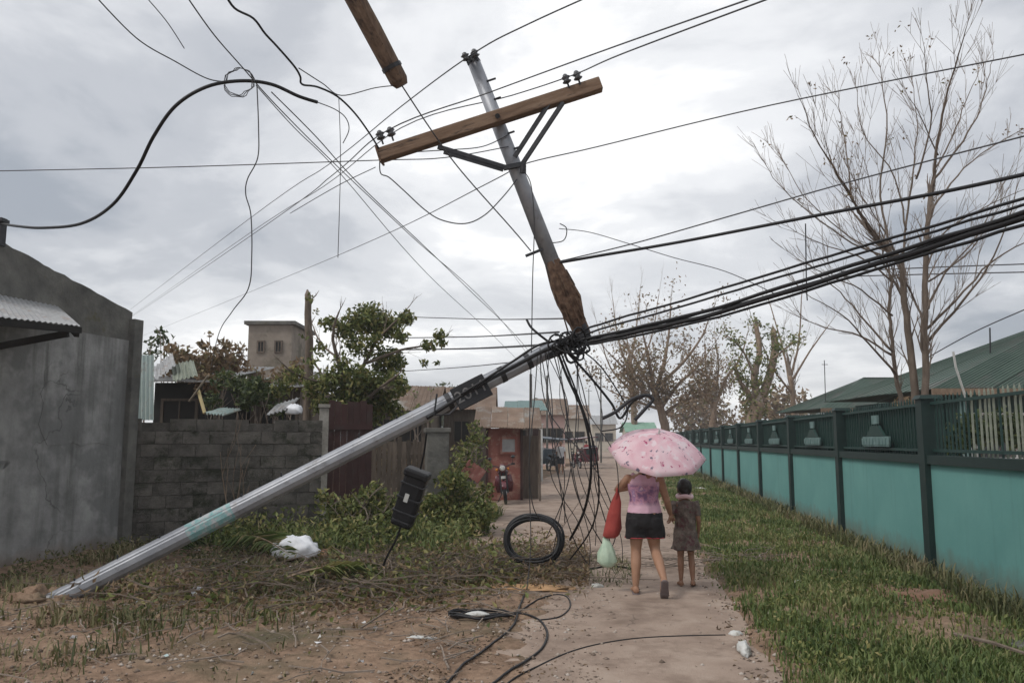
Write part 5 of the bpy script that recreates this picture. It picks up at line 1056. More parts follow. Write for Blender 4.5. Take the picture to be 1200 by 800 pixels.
# --- unfinished concrete house
def box_house(p0, p1, depth, ztop, label, wallm, name, wins=(), roof='slab', roofm=None, dep=5.0, cat='house', ov=.3):
    a_, b_ = flat(D(p0, 516, depth)), flat(D(p1, 516, depth)); u = (b_-a_).normalized(); v = Vector((-u.y, u.x, 0)); t = thing(name, a_, label, cat); rot = Matrix((u, v, Vector((0, 0, 1)))).transposed(); W_ = (b_-a_).length
    c_ = (a_+b_)/2+v*dep/2
    MB().box(c_+Vector((0, 0, ztop/2)), (W_, dep, ztop), rot).build('wall', wallm, t, a_)
    if roof == 'slab': MB().box(c_+Vector((0, 0, ztop+.08)), (W_+.3, dep+.3, .14), rot).build('roof_slab', roofm or wallm, t, a_)
    elif roof == 'shed':
        sheets(t, a_, a_-u*ov-v*.6+Vector((0, 0, ztop-.02)), b_+u*ov-v*.6+Vector((0, 0, ztop-.02)), b_+u*ov+v*(dep+.3)+Vector((0, 0, ztop+.75)), a_-u*ov+v*(dep+.3)+Vector((0, 0, ztop+.75)), max(3, int(W_/.8)), roofm, jit=.03)
    else:      # gable, ridge along the front
        r0, r1 = c_-u*(W_/2+ov)+Vector((0, 0, ztop+.22*dep)), c_+u*(W_/2+ov)+Vector((0, 0, ztop+.22*dep))
        e0, e1 = a_-u*ov-v*.4+Vector((0, 0, ztop-.1)), b_+u*ov-v*.4+Vector((0, 0, ztop-.1)); n_ = max(3, int(W_/.8))
        sheets(t, a_, e0, e1, r1, r0, n_, roofm, jit=.02); g0, g1 = e0+v*(dep+.8), e1+v*(dep+.8); sheets(t, a_, g1, g0, r0, r1, n_, roofm, jit=.02)
        for e_ in (a_, b_): MB().add([e_+Vector((0, 0, ztop-.02)), e_+v*dep+Vector((0, 0, ztop-.02)), e_+v*dep/2+Vector((0, 0, ztop+.19*dep))], [(0, 1, 2)]).build('gable_wall', wallm, t, a_)
    for (f, z, w_, h, kind_) in wins:
        c2 = a_+u*(W_*f)+Vector((0, 0, z))
        if kind_ == 'door':
            dd_ = MB().box(c2-v*.02+Vector((0, 0, 0)), (w_, .06, h), rot).build('door', M['maroon'], t, a_); MB().box(c2-v*.06+u*(w_*.35), (.04, .05, .1), rot).build('handle', M['darksteel'], dd_, a_)
        else: window(t, a_, c2, u, w_, h, M['woodboard'] if kind_ == 'w' else M['whitepaint'], 1, pane='dark' if kind_ == 'w' else 'glass')
    return t
M['buff'] = mat('buff_concrete', [(0.17, 0.145, 0.12), (0.27, 0.235, 0.20)], 2, rough=.9, wear=(.12, .11, .08), wscale=1.2)
M['rustroof'] = mat('rusty_roof', [(0.13, 0.085, 0.06), (0.22, 0.16, 0.12)], 2, rough=.8, vary=.2, wear=(.25, .24, .22), wscale=1.5)
M['pinkwall'] = mat('pink_wall', [(0.5, 0.33, 0.30), (0.58, 0.42, 0.38)], 2, rough=.9)
M['cream'] = mat('cream_wall', [(0.42, 0.38, 0.31), (0.52, 0.47, 0.4)], 2, rough=.9)
box_house(286, 338, 32, 6.35, 'unfinished two storey buff concrete house with flat roof', M['buff'], 'concrete_house', [(.3, 5.45, .26, .45, 'w'), (.70, 5.45, .26, .45, 'w'), (.5, 2.6, .9, 1.0, 'w')], 'slab', M['rawconcrete'], 3.2)
box_house(292, 350, 21, 3.05, 'low house with weathered grey tin roof behind the block wall', M['woodboard'], 'tin_roof_house', [(.35, 2.3, .35, .6, 'w'), (.75, 2.3, .5, .6, 'w')], 'shed', M['gal'], 4)
box_house(178, 240, 18.5, 3.0, 'ruined shack with dark front and torn pale roof sheets', M['dark'], 'ruined_shack', [(.5, 2.2, .8, .8, 'w')], 'shed', M['gal'], 4)
box_house(425, 505, 27, 2.75, 'house with rusty brown tin roof beyond the green tree', M['woodboard'], 'rusty_roof_house', [(.3, 2.0, .8, .8, 'w'), (.7, 2.0, .8, .8, 'w')], 'gable', M['rustroof'], 4)
box_house(520, 572, 30, 2.9, 'dark shack whose roof meets the leaning pole', M['woodboard'], 'dark_shack', [(.4, 2.0, .6, .8, 'w')], 'gable', M['rustroof'], 4)
# torn sheets lying over the shack, one leaning pale green sheet, bamboo
for k, (a_, b_, c_, m_, lb) in enumerate((((182, 446, 16.5), (206, 428, 16.5), (180, 430, 18), 'gal', 'torn white roof sheet propped over the ruined shack'), ((203, 447, 16), (232, 440, 16), (200, 428, 17.5), 'palepicket', 'buckled pale roof sheet hanging beside the dark opening'), ((240, 484, 14.2), (262, 486, 14.2), (262, 478, 15), 'palesheet', 'pale green sheet lying on the block wall top'), ((312, 487, 14), (340, 478, 14), (325, 474, 15), 'gal', 'small white sheet scrap on top of the block wall'))):
    P0_, P1_, P2_ = D(*a_), D(*b_), D(*c_); tag(corr(MB(), P0_, P1_, P2_, waves=6, amp=.02, jit=.012, nseg=3).build('roof_sheet_scrap', M[m_], None, P0_), lb, 'roof sheet', 'torn roof sheets')
P0_ = D(161, 492, 13.6); P1_ = D(180, 492, 13.6); tag(corr(MB(), P0_, P1_, D(162, 416, 13.9), waves=4, amp=.015).build('standing_sheet', M['palesheet'], None, P0_), 'upright pale green metal sheet beside the corner pier', 'roof sheet')
for k, (a_, b_, lb) in enumerate((((232, 456), (240, 484), 'yellow bamboo leaning on the wall'), ((222, 470), (244, 440), 'thin grey bamboo crossing the yellow one'))):
    p, q = D(*b_, 14.4), D(*a_, 14.6); tag(MB().tube([p, p.lerp(q, .5), q], .032 if k == 0 else .02, n=7).build('bamboo_pole', mat('bamboo%d' % k, [(0.42, 0.34, 0.17), (0.5, 0.42, 0.24)] if k == 0 else [(.2, .17, .13)], 6), None, p), lb, 'bamboo')
cr_ = crumple(D(345, 482, 14.1), .16, .12, .12, M['plastic'], 'plastic_scrap', 'white plastic heap on the block wall end', 'litter', 22)
# --- maroon gate, gate post, board fence, pillar
ga, gb = flat(D(384, 516, 14.4)), flat(D(436, 516, 14.6)); gu = (gb-ga).normalized(); grot = Matrix((gu, Vector((-gu.y, gu.x, 0)), Vector((0, 0, 1)))).transposed(); gL = (gb-ga).length
gate = thing('wooden_gate', ga, 'maroon plank gate with shadow put into its colour, between grey post and tree', 'gate')
nP = 7
for k in range(nP): MB().box(ga+gu*(gL*(k+.5)/nP)+Vector((0, 0, 1.2+random.uniform(-.04, .04))), (gL/nP-.003, .035, 2.3), grot).build('plank', M['maroon'], gate, ga)
for z in (.5, 1.9): MB().box((ga+gb)/2+Vector((gu.y*.03, -gu.x*.03, z)), (gL, .04, .10), grot).build('ledger', M['maroon'], gate, ga)
gp = flat(D(379, 516, 14.0)); t = thing('gate_post', gp, 'pale square concrete post at the end of the block wall', 'post'); MB().box(gp+Vector((0, 0, 1.1)), (.16, .16, 2.25), grot).build('shaft', M['stone'], t, gp, bevel=.01); MB().box(gp+Vector((0, 0, 2.26)), (.2, .2, .06), grot).build('cap', M['stone'], t, gp)
fa, fb_ = flat(D(436, 516, 15.0)), flat(D(500, 516, 15.2)); fu = (fb_-fa).normalized(); frot = Matrix((fu, Vector((-fu.y, fu.x, 0)), Vector((0, 0, 1)))).transposed(); fL = (fb_-fa).length
bf = thing('board_fence', fa, 'weathered grey board fence behind the hanging splice box', 'fence'); nP = 11
for k in range(nP): MB().box(fa+fu*(fL*(k+.5)/nP)+Vector((0, 0, .85+random.uniform(-.06, .05))), (fL/nP-.014, .025, 1.65), frot @ Matrix.Rotation(random.uniform(-.02, .02), 3, 'Y')).build('board', M['woodboard'], bf, fa)
for z in (.4, 1.35): MB().box((fa+fb_)/2+Vector((-fu.y*.03, fu.x*.03, z)), (fL, .04, .07), frot).build('rail', M['woodboard'], bf, fa)
pp_ = flat(D(512, 516, 14.6)); t = thing('concrete_pillar', pp_, 'dark grey concrete pillar standing under the number plate', 'pillar'); MB().box(pp_+Vector((0, 0, .9)), (.40, .40, 1.8), frot).build('shaft', M['rawconcrete'], t, pp_, bevel=.015); MB().box(pp_+Vector((0, 0, 1.84)), (.46, .46, .08), frot).build('cap', M['rawconcrete'], t, pp_, bevel=.01)
rs = D(554, 556, 17.2); tag(corr(MB(), D(540, 552, 17.3), D(560, 566, 17.0), D(550, 538, 17.5), waves=4, amp=.02).build('red_sheet', M['redpaint'], None, rs), 'tilted bright red sheet beside the stall', 'roof sheet')

# --- red stall
sa, sb = flat(D(570, 516, 22.5)), flat(D(612, 516, 22.5)); su = (sb-sa).normalized(); sv = Vector((-su.y, su.x, 0)); srot = Matrix((su, sv, Vector((0, 0, 1)))).transposed(); sL = (sb-sa).length
stall = thing('street_stall', sa, 'small red stall with a window under a dark tin roof', 'stall')
MB().box((sa+sb)/2+sv*.5+Vector((0, 0, 1.0)), (sL, 1.0, 2.0), srot).build('body', M['redpaint'], stall, sa)
window(stall, sa, (sa+sb)/2+su*.12-sv*.02+Vector((0, 0, 1.52)), su, .42, .42, M['redpaint'], 0, 'gal')
for f in (0.02, .98): MB().box(sa+su*(sL*f)-sv*.03+Vector((0, 0, 1.0)), (.07, .07, 2.04), srot).build('corner_post', M['maroon'], stall, sa)
sheets(stall, sa, sa-su*.35-sv*.5+Vector((0, 0, 2.02)), sb+su*.55-sv*.5+Vector((0, 0, 1.98)), sb+su*.55+sv*1.4+Vector((0, 0, 2.62)), sa-su*.35+sv*1.4+Vector((0, 0, 2.66)), 4, M['rustroof'])
MB().box(sb+su*.48-sv*.35+Vector((0, 0, .98)), (.06, .06, 1.96), srot).build('roof_post', M['woodboard'], stall, sa)
MB().box(sb+su*.25+sv*.6+Vector((0, 0, .9)), (.45, .04, 1.8), srot).build('side_boards', M['woodboard'], stall, sa)
# --- houses farther down the street
box_house(598, 634, 36, 3.0, 'house with blue-grey tin roof beyond the red stall', M['cream'], 'roadside_house', [(.3, 1.7, .7, .9, 'w'), (.75, 1.2, .7, 2.0, 'door')], 'shed', M['paleteal'], 6)
box_house(630, 662, 52, 3.4, 'pink house with rusty gable farther down the street', M['pinkwall'], 'roadside_house', [(.25, 2.0, .8, .9, 'w'), (.7, 2.0, .8, .9, 'w')], 'gable', M['rustroof'], 5)
box_house(655, 690, 75, 3.8, 'reddish roofed house at the far bend of the street', M['cream'], 'roadside_house', [(.3, 2.0, .9, 1.0, 'w'), (.7, 2.0, .9, 1.0, 'w')], 'gable', M['rustroof'], 6)
box_house(736, 768, 78, 2.6, 'small far building with green roof behind the umbrella', M['cream'], 'roadside_house', [(.5, 1.5, 1, .8, 'w')], 'gable', mat('mint_roof', [(.16, .3, .22), (.24, .38, .3)], 2), 4)
box_house(694, 722, 120, 4.2, 'pale building closing the far end of the street', M['cream'], 'roadside_house', [(.3, 2.2, 1.2, 1.2, 'w'), (.7, 2.2, 1.2, 1.2, 'w')], 'gable', M['gal'], 6)
p = flat(D(634, 516, 33)); t = thing('porch_post', p, 'white porch post beside the street beyond the stall', 'post'); MB().box(p+Vector((0, 0, 1.15)), (.13, .13, 2.3)).build('shaft', M['whitepaint'], t, p); MB().box(p+Vector((0, 0, 2.33)), (.2, .2, .06)).build('cap', M['whitepaint'], t, p)
for k, (px, dep, top, lb) in enumerate(((622, 30, 438, 'thin grey pole behind the stall roof'), (641, 46, 440, 'grey utility pole beside the pink house'), (690, 95, 455, 'distant utility pole at the far end of the street'), (704, 60, 432, 'slim dark pole behind the hanging wires'))):
    p = flat(D(px, 516, dep)); tp_ = D(px, top, dep); t = thing('distant_pole', p, lb, 'utility pole', 'poles farther down the street'); MB().tube([p, tp_], [.075, .05], n=7).build('shaft', M['rawconcrete'], t, p)
    if k > 1: MB().bar(tp_+Vector((-.35, 0, -.3)), tp_+Vector((.35, 0, -.3)), .045, .05).build('crossarm', M['rawconcrete'], t, p)

# ================================================================== MOTORCYCLE AND FAR TRAFFIC
def motorcycle(loc, rotz, label, maroon):
    t = thing('motorcycle', loc, label, 'motorcycle'); t.rotation_euler = (0, R(-6), rotz); Z = (0, 0, 0)
    def wheel(y_):
        w_ = MB(); w_.tube([Vector((0, y_+math.cos(2*math.pi*i/24)*.245, .29+math.sin(2*math.pi*i/24)*.245)) for i in range(25)], .045, n=8, cap=False); wo_ = w_.build('wheel', M['black'], t, Z, smooth=True)
        MB().tube([Vector((0, y_+math.cos(2*math.pi*i/24)*.205, .29+math.sin(2*math.pi*i/24)*.205)) for i in range(25)], .016, n=6, cap=False).build('rim', M['gal'], wo_, Z)
        s_ = MB(); s_.tube([(-.06, y_, .29), (.06, y_, .29)], .045, n=10)
        for i in range(10): a_ = math.pi*2*i/10; s_.tube([(0, y_, .29), (0, y_+math.cos(a_)*.2, .29+math.sin(a_)*.2)], .005, n=4)
        s_.build('hub', M['gal'], wo_, Z)
    wheel(-.62); wheel(.62)
    for s_ in (-1, 1):
        MB().tube([(s_*.085, -.62, .29), (s_*.085, -.50, .66), (s_*.075, -.42, .92)], .021, n=7).build('fork', M['darksteel'], t, Z)
        MB().tube([(s_*.05, -.42, .95), (s_*.2, -.42, 1.0), (s_*.34, -.33, 1.0)], .014, n=6).build('handlebar', M['darksteel'], t, Z)
        MB().tube([(s_*.25, -.35, 1.0), (s_*.25, -.35, 1.02), (s_*.34, -.35, 1.02)], .02, n=6).build('grip', M['black'], t, Z)
        m_ = MB().tube([(s_*.27, -.38, 1.0), (s_*.30, -.42, 1.16)], .006, n=5); mo = m_.build('mirror', M['darksteel'], t, Z); MB().ball((s_*.31, -.42, 1.20), .055, n=10, sq=(1, .35, .75)).build('mirror_glass', M['glass'], mo, Z, smooth=True)
        MB().ball((s_*.15, -.50, .90), .035, n=8).build('indicator', mat('amber%d' % s_, [(.5, .2, .03)]), t, Z, smooth=True)
        MB().tube([(s_*.1, .25, .3), (s_*.11, .62, .29), (s_*.11, .85, .38)], [.02, .025, .035], n=8).build('exhaust' if s_ > 0 else 'shock', M['gal'], t, Z)
    MB().loft([((0, -.60, .93), .07, .09, (1, 0, 0), (0, 0, 1)), ((0, -.55, .93), .105, .12, (1, 0, 0), (0, 0, 1)), ((0, -.44, .93), .09, .1, (1, 0, 0), (0, 0, 1))], 14).build('headlight_cowl', maroon, t, Z, smooth=True)
    MB().ball((0, -.60, .935), .075, n=14, sq=(1, .35, 1)).build('headlight', M['whitepaint'], t, Z, smooth=True)
    MB().loft([((0, -.55+.10*math.sin(math.pi*i/8)*0-.30*math.cos(math.pi*i/8)-.07+0, .29+.31*math.sin(math.pi*i/8)), .065, .012, (1, 0, 0), (0, -math.cos(math.pi*i/8), math.sin(math.pi*i/8))) for i in range(1, 8)], 8).build('front_fender', maroon, t, Z, smooth=True)
    MB().box((0, -.66, .70), (.12, .012, .07)).build('plate', M['whitepaint'], t, Z)
    MB().loft([((0, -.36, .80), .09, .08, (1, 0, 0), (0, 0, 1)), ((0, -.2, .82), .15, .12, (1, 0, 0), (0, 0, 1)), ((0, .05, .78), .12, .09, (1, 0, 0), (0, 0, 1))], 14).build('fuel_tank', maroon, t, Z, smooth=True)
    MB().loft([((0, .02, .80), .11, .05, (1, 0, 0), (0, 0, 1)), ((0, .3, .80), .14, .06, (1, 0, 0), (0, 0, 1)), ((0, .72, .86), .11, .05, (1, 0, 0), (0, 0, 1))], 12).build('seat', M['black'], t, Z, smooth=True)
    MB().loft([((0, .42, .60), .05, .05, (1, 0, 0), (0, 0, 1)), ((0, .62, .66), .08, .1, (1, 0, 0), (0, 0, 1)), ((0, .9, .72), .05, .05, (1, 0, 0), (0, 0, 1))], 10).build('tail', maroon, t, Z, smooth=True)
    e_ = MB().box((0, -.1, .42), (.22, .36, .26)); [e_.box((0, -.22, .46+.03*k), (.26, .2, .01)) for k in range(5)]; e_.build('engine', M['darksteel'], t, Z)
    MB().tube([(0, -.42, .9), (0, -.35, .6), (0, -.2, .3), (0, .3, .3)], .03, n=6).tube([(0, -.4, .85), (0, .1, .72), (0, .7, .72)], .025, n=6).build('frame', M['darksteel'], t, Z)
    for s_ in (-1, 1): MB().loft([((s_*.14, -.44, .75), .07, .012), ((s_*.17, -.40, .5), .08, .012), ((s_*.15, -.34, .3), .05, .012)], 8).build('leg_shield', maroon, t, Z, smooth=True)
    MB().tube([(-.05, .05, .3), (-.22, .08, .02)], .012, n=6).build('kick_stand', M['darksteel'], t, Z)
    return t
mm = mat('maroon_plastic', [(0.075, 0.012, 0.02), (0.11, 0.02, 0.028)], 3, rough=.25, spec=.6)
gl = G(593, 589); motorcycle((gl.x, gl.y, 0.01), R(8), 'maroon motorcycle parked in front of the red stall', mm)
def tricycle(loc, rotz, label, body):
    t = motorcycle(loc, rotz, label, body); t.name = 'tricycle'; t['category'] = 'tricycle'
    side_ = MB().box((.75, 0, .75), (.85, 1.5, .8)).build('sidecar', body, t); MB().box((.45, .1, 1.75), (1.6, 1.9, .06)).build('canopy', body, t, bevel=.02)
    for x_, y_ in ((.35, -.7), (1.15, -.7), (.35, .75), (1.15, .75)): MB().tube([(x_, y_, 1.1), (x_, y_, 1.75)], .02, n=5).build('canopy_post', M['gal'], t)
    MB().box((.75, -.76, .95), (.6, .02, .3)).build('windscreen', M['glass'], t)
    MB().tube([(1.25, .3+.22*math.cos(2*math.pi*i/16), .27+.22*math.sin(2*math.pi*i/16)) for i in range(17)], .045, n=6, cap=False).build('sidecar_wheel', M['black'], t)
gl = flat(D(676, 516, 48)); tricycle((gl.x, gl.y, .01), R(20), 'dark red tricycle standing down the street by the houses', mm)
gl = flat(D(648, 516, 44)); tricycle((gl.x, gl.y, .01), R(160), 'blue-grey tricycle parked before the pink house', mat('bluegrey', [(.05, .08, .11), (.1, .13, .16)], 3, rough=.4))
gl = flat(D(722, 516, 80)); tricycle((gl.x, gl.y, .01), R(0), 'distant grey tricycle near the end of the street', mat('greybody', [(.2, .21, .22)], 3, rough=.4))

# ================================================================== PEOPLE
def remesh(mb, name, m_, par, voxel=.008, sm_it=4, factor=.5, wrinkle=0.0):
    me = bpy.data.meshes.new('tmp'); me.from_pydata(mb.v, [], mb.f); o = bpy.data.objects.new('tmp', me); COL.objects.link(o)
    r_ = o.modifiers.new('r', 'REMESH'); r_.mode = 'VOXEL'; r_.voxel_size = voxel
    s_ = o.modifiers.new('s', 'SMOOTH'); s_.iterations = sm_it; s_.factor = factor
    dg_ = bpy.context.evaluated_depsgraph_get(); out = bpy.data.meshes.new_from_object(o.evaluated_get(dg_)); bpy.data.objects.remove(o)
    out.name = name
    if wrinkle:
        nv = len(out.vertices); co = np.zeros(nv*3, np.float32); no = np.zeros(nv*3, np.float32); out.vertices.foreach_get('co', co); out.vertex_normals.foreach_get('vector', no); co = co.reshape(-1, 3); no = no.reshape(-1, 3)
        kk = np.array([noise.noise(Vector((q[0]*16, q[1]*16, q[2]*7)))*wrinkle+noise.noise(Vector((q[0]*34, q[1]*34, q[2]*20)))*wrinkle*.4 for q in co.tolist()])
        out.vertices.foreach_set('co', (co+no*kk[:, None]).astype(np.float32).ravel()); out.update()
    out.materials.clear(); out.materials.append(m_); out.polygons.foreach_set('use_smooth', [True]*len(out.polygons))
    ob = bpy.data.objects.new(name, out); COL.objects.link(ob); ob.parent = par; return ob
def limbpts(mb, pts, n=12):
    P = [Vector(p[0]) for p in pts]; rad = [p[1] for p in pts]; Q = spline(P, 5); m = len(Q); rr_ = []
    for i in range(m):
        f = i/(m-1)*(len(rad)-1); k = min(len(rad)-2, int(f)); rr_.append(rad[k]+(rad[k+1]-rad[k])*(f-k))
    mb.tube(Q, rr_, n=n); mb.ball(P[0], rad[0], n=n); mb.ball(P[-1], rad[-1], n=n)
def hand(mb, wrist, dirn, palm_n, s=1.0, curl=.35, thumb=1):
    d = Vector(dirn).normalized(); n_ = Vector(palm_n); n_ = (n_-d*n_.dot(d)).normalized(); x_ = d.cross(n_)
    rot = Matrix((x_, n_, d)).transposed(); mb.ball(wrist+d*.045*s, .045*s, n=12, sq=(.82, .40, 1.05), rot=rot)
    for k, (ox, ln) in enumerate(((-.027, .062), (-.009, .075), (.009, .07), (.026, .055))):
        p = wrist+d*.080*s+x_*ox*s; a1 = d*math.cos(curl)+n_*math.sin(curl); a2 = d*math.cos(curl*2.6)+n_*math.sin(curl*2.6); a3 = d*math.cos(curl*4)+n_*math.sin(curl*4)
        mb.tube([p-d*.02*s, p+a1*ln*.42*s, p+a1*ln*.42*s+a2*ln*.34*s, p+a1*ln*.42*s+a2*ln*.34*s+a3*ln*.26*s], [.0095*s, .009*s, .008*s, .0065*s], n=8)
    p = wrist+d*.025*s+x_*(-.03*thumb)*s; q = (d*.6-x_*thumb*.7+n_*.35).normalized(); mb.tube([p, p+q*.035*s, p+q*.035*s+(q+n_*.5+d*.4).normalized()*.032*s], [.012*s, .0105*s, .008*s], n=8)
def foot(mb, ankle, fwd, pitch, s=1.0):
    f = Vector((fwd[0], fwd[1], 0)).normalized(); side_ = Vector((f.y, -f.x, 0)); up_ = Vector((0, 0, 1)); f2 = f*math.cos(pitch)+up_*math.sin(pitch); u2 = up_*math.cos(pitch)-f*math.sin(pitch)
    A_ = Vector(ankle)
    mb.loft([(A_-f2*.055*s-u2*.035*s, .02*s, .02*s, side_, u2), (A_-f2*.045*s-u2*.04*s, .032*s, .034*s, side_, u2), (A_+f2*.02*s-u2*.03*s, .036*s, .044*s, side_, u2), (A_+f2*.09*s-u2*.045*s, .042*s, .03*s, side_, u2), (A_+f2*.14*s-u2*.055*s, .044*s, .02*s, side_, u2), (A_+f2*.165*s-u2*.06*s, .03*s, .012*s, side_, u2)], 14)
    for k in range(5): mb.ball(A_+f2*(.172-.008*abs(k-1))*s-u2*.062*s+side_*((k-2)*.016)*s, .010*s, n=6)
def head(mb, c, s=1.0, fwd=(0, 1, 0)):
    c = Vector(c); f = Vector(fwd).normalized(); r_ = Vector((f.y, -f.x, 0))
    rot = Matrix((r_, f, Vector((0, 0, 1)))).transposed()
    mb.ball(c, .100*s, n=18, sq=(.78, .95, 1.08), rot=rot); mb.ball(c+f*.022*s-Vector((0, 0, .055*s)), .066*s, n=14, sq=(.86, 1.0, .95), rot=rot)
    mb.tube([c+f*.088*s+Vector((0, 0, .012*s)), c+f*.108*s-Vector((0, 0, .022*s))], [.009*s, .016*s], n=8)
    for s_ in (-1, 1): mb.ball(c+r_*(s_*.080*s)-Vector((0, 0, .008*s))-f*.005*s, .028*s, n=8, sq=(.35, .7, 1.1), rot=rot)
    mb.ball(c+f*.085*s-Vector((0, 0, .052*s)), .02*s, n=8, sq=(1.2, .5, .5), rot=rot)
def eyes(par, c, s, fwd=(0, 1, 0)):
    c = Vector(c); f = Vector(fwd).normalized(); r_ = Vector((f.y, -f.x, 0))
    for s_ in (-1, 1): MB().ball(c+f*.083*s+r_*(s_*.032*s)+Vector((0, 0, .005*s)), .0125*s, n=8).build('eye', M['black'], par, smooth=True)
M['skin'] = mat('tan_skin', [(0.30, 0.165, 0.105), (0.38, 0.22, 0.145)], 6, rough=.55, spec=.3)
M['skindark'] = mat('brown_skin', [(0.23, 0.118, 0.072), (0.30, 0.165, 0.105)], 6, rough=.55, spec=.3)
M['hair'] = mat('black_hair', [(0.010, 0.008, 0.007), (0.02, 0.015, 0.012)], 30, rough=.45, stretch=(4, 4, .5))
# ---- woman
WX = G(757, 696); WO = Vector((WX.x, WX.y, .013))
wm = thing('person', WO, 'walking person in pink vest and black shorts carrying a red bag under the umbrella', 'person')
# umbrella first: its shaft fixes the raised hand
apex = D(772, 508, 8.62); uax = Vector((.10, -.44, .89)).normalized()
grip = apex-uax*.60
wm.scale = (1.10, 1.05, 1.0)
hl = grip-WO; hl = Vector((hl.x/1.10, hl.y/1.05, hl.z))                      # hand position in the person's own frame
b = MB()
b.loft([((0, 0, .74), .10, .085), ((0, 0, .80), .150, .110), ((0, .005, .86), .160, .115), ((0, .005, .95), .132, .095), ((0, .0, 1.02), .126, .090), ((0, .0, 1.12), .145, .100), ((0, .0, 1.20), .160, .095), ((0, -.005, 1.255), .125, .07), ((0, -.003, 1.285), .055, .05)], 20)
limbpts(b, [((0, -.005, 1.24), .055), ((0, .008, 1.34), .046)])
hc = Vector((.0, .025, 1.415)); head(b, hc, 1.0)
limbpts(b, [((-.078, 0, .80), .088), ((-.082, .035, .62), .073), ((-.088, .045, .45), .052), ((-.092, .005, .30), .052), ((-.098, -.015, .09), .031)]); foot(b, (-.098, -.015, .075), (-.08, 1), 0)
limbpts(b, [((.078, 0, .80), .088), ((.085, .055, .62), .073), ((.10, .075, .46), .052), ((.13, -.09, .34), .050), ((.165, -.26, .20), .031)]); foot(b, (.167, -.265, .185), (.1, 1), R(-58))
ls, rs_ = Vector((-.155, -.003, 1.225)), Vector((.155, -.003, 1.225))
el = Vector((-.262, .05, 1.10)); limbpts(b, [(ls, .048), ((ls+el)/2+Vector((0, -.01, 0)), .042), (el, .034)]); wr = hl-(hl-el).normalized()*.06; limbpts(b, [(el, .035), (el.lerp(wr, .35), .036), (wr, .023)])
hand(b, wr, (hl-el), uax*-.2+Vector((1, .3, 0)), 1.0, .55, -1)
er = Vector((.225, .035, .99)); wr2 = Vector((.265, .20, .83)); limbpts(b, [(rs_, .048), ((rs_+er)/2, .042), (er, .034)]); limbpts(b, [(er, .035), (er.lerp(wr2, .35), .036), (wr2, .023)]); hand(b, wr2, (.12, .5, -.8), (-.9, .2, .1), 1.0, .4, 1)
body = remesh(b, 'body', M['skin'], wm, .0075)
eyes(wm, hc, 1.0)
hr = MB(); hr.ball(hc+Vector((0, -.018, .018)), .104, n=18, sq=(.86, .95, 1.02)); limbpts(hr, [(hc+Vector((0, -.075, .03)), .05), (hc+Vector((0, -.10, -.04)), .042), (hc+Vector((.005, -.085, -.13)), .025)])
remesh(hr, 'hair', M['hair'], wm, .006, 1, wrinkle=.012)
top = MB(); top.loft([((0, 0, .855), .168, .124), ((0, .003, .93), .150, .108), ((0, 0, 1.02), .138, .102), ((0, 0, 1.12), .156, .112), ((0, 0, 1.19), .160, .106), ((0, -.002, 1.24), .125, .082), ((0, -.004, 1.265), .085, .066)], 26)
for s_ in (-1, 1): top.tube([(s_*.10, .05, 1.20), (s_*.105, .01, 1.262), (s_*.10, -.05, 1.20)], .028, n=8)
def vest_mat():
    m = mat('printed_vest', [(0.56, 0.34, 0.44), (0.66, 0.44, 0.53)], 5, rough=.85); t_ = m.node_tree; nd, lk = t_.nodes, t_.links; b_ = nd['Principled BSDF']; old = b_.inputs['Base Color'].links[0].from_socket
    c_ = nd.new('ShaderNodeTexCoord'); sp = nd.new('ShaderNodeSeparateXYZ'); lk.new(c_.outputs['Object'], sp.inputs[0])
    n_ = nd.new('ShaderNodeTexNoise'); n_.inputs['Scale'].default_value = 16; n_.inputs['Detail'].default_value = 4; lk.new(c_.outputs['Object'], n_.inputs['Vector'])
    pr = ramp_to(nd, lk, n_.outputs['Fac'], [(.36, (.17, .09, .18)), (.5, (.46, .24, .32)), (.6, (.27, .17, .32)), (.7, (.62, .42, .50))])
    def rngm(s_, a_, b2):
        r_ = nd.new('ShaderNodeMapRange'); r_.inputs[1].default_value, r_.inputs[2].default_value = a_, b2; lk.new(s_, r_.inputs[0]); return r_.outputs[0]
    mu = nd.new('ShaderNodeMath'); mu.operation = 'MULTIPLY'; lk.new(rngm(sp.outputs[2], .93, .98), mu.inputs[0]); lk.new(rngm(sp.outputs[2], 1.19, 1.14), mu.inputs[1])
    mx = nd.new('ShaderNodeMix'); mx.data_type = 'RGBA'; lk.new(mu.outputs[0], mx.inputs[0]); lk.new(old, mx.inputs[6]); lk.new(pr, mx.inputs[7]); lk.new(mx.outputs[2], b_.inputs['Base Color']); return m
remesh(top, 'vest', vest_mat(), wm, .007, 2, wrinkle=.012)
sh = MB(); sh.loft([((0, .002, .88), .150, .110), ((0, .005, .84), .172, .128), ((0, .004, .76), .182, .135), ((0, .01, .70), .176, .125)], 24)
for s_, kx, ky in ((-1, -.088, .03), (1, .090, .055)): sh.loft([((s_*.082, 0, .80), .098, .118), ((s_*.084, .015, .70), .105, .115), ((kx, ky, .585), .112, .112)], 18)
shorts = remesh(sh, 'shorts', mat('black_shorts', [(0.012, 0.012, 0.014), (0.022, 0.02, 0.022)], 9, rough=.8), wm, .007, 2, wrinkle=.014)
for s_, kx, ky in ((-1, -.088, .03), (1, .090, .055)):
    MB().tube([Vector((kx+math.cos(a_)*.109, ky+math.sin(a_)*.109, .588)) for a_ in [2*math.pi*i/20 for i in range(21)]], .006, n=5, cap=False).build('red_hem', mat('red_trim', [(.35, .04, .05)]), shorts)
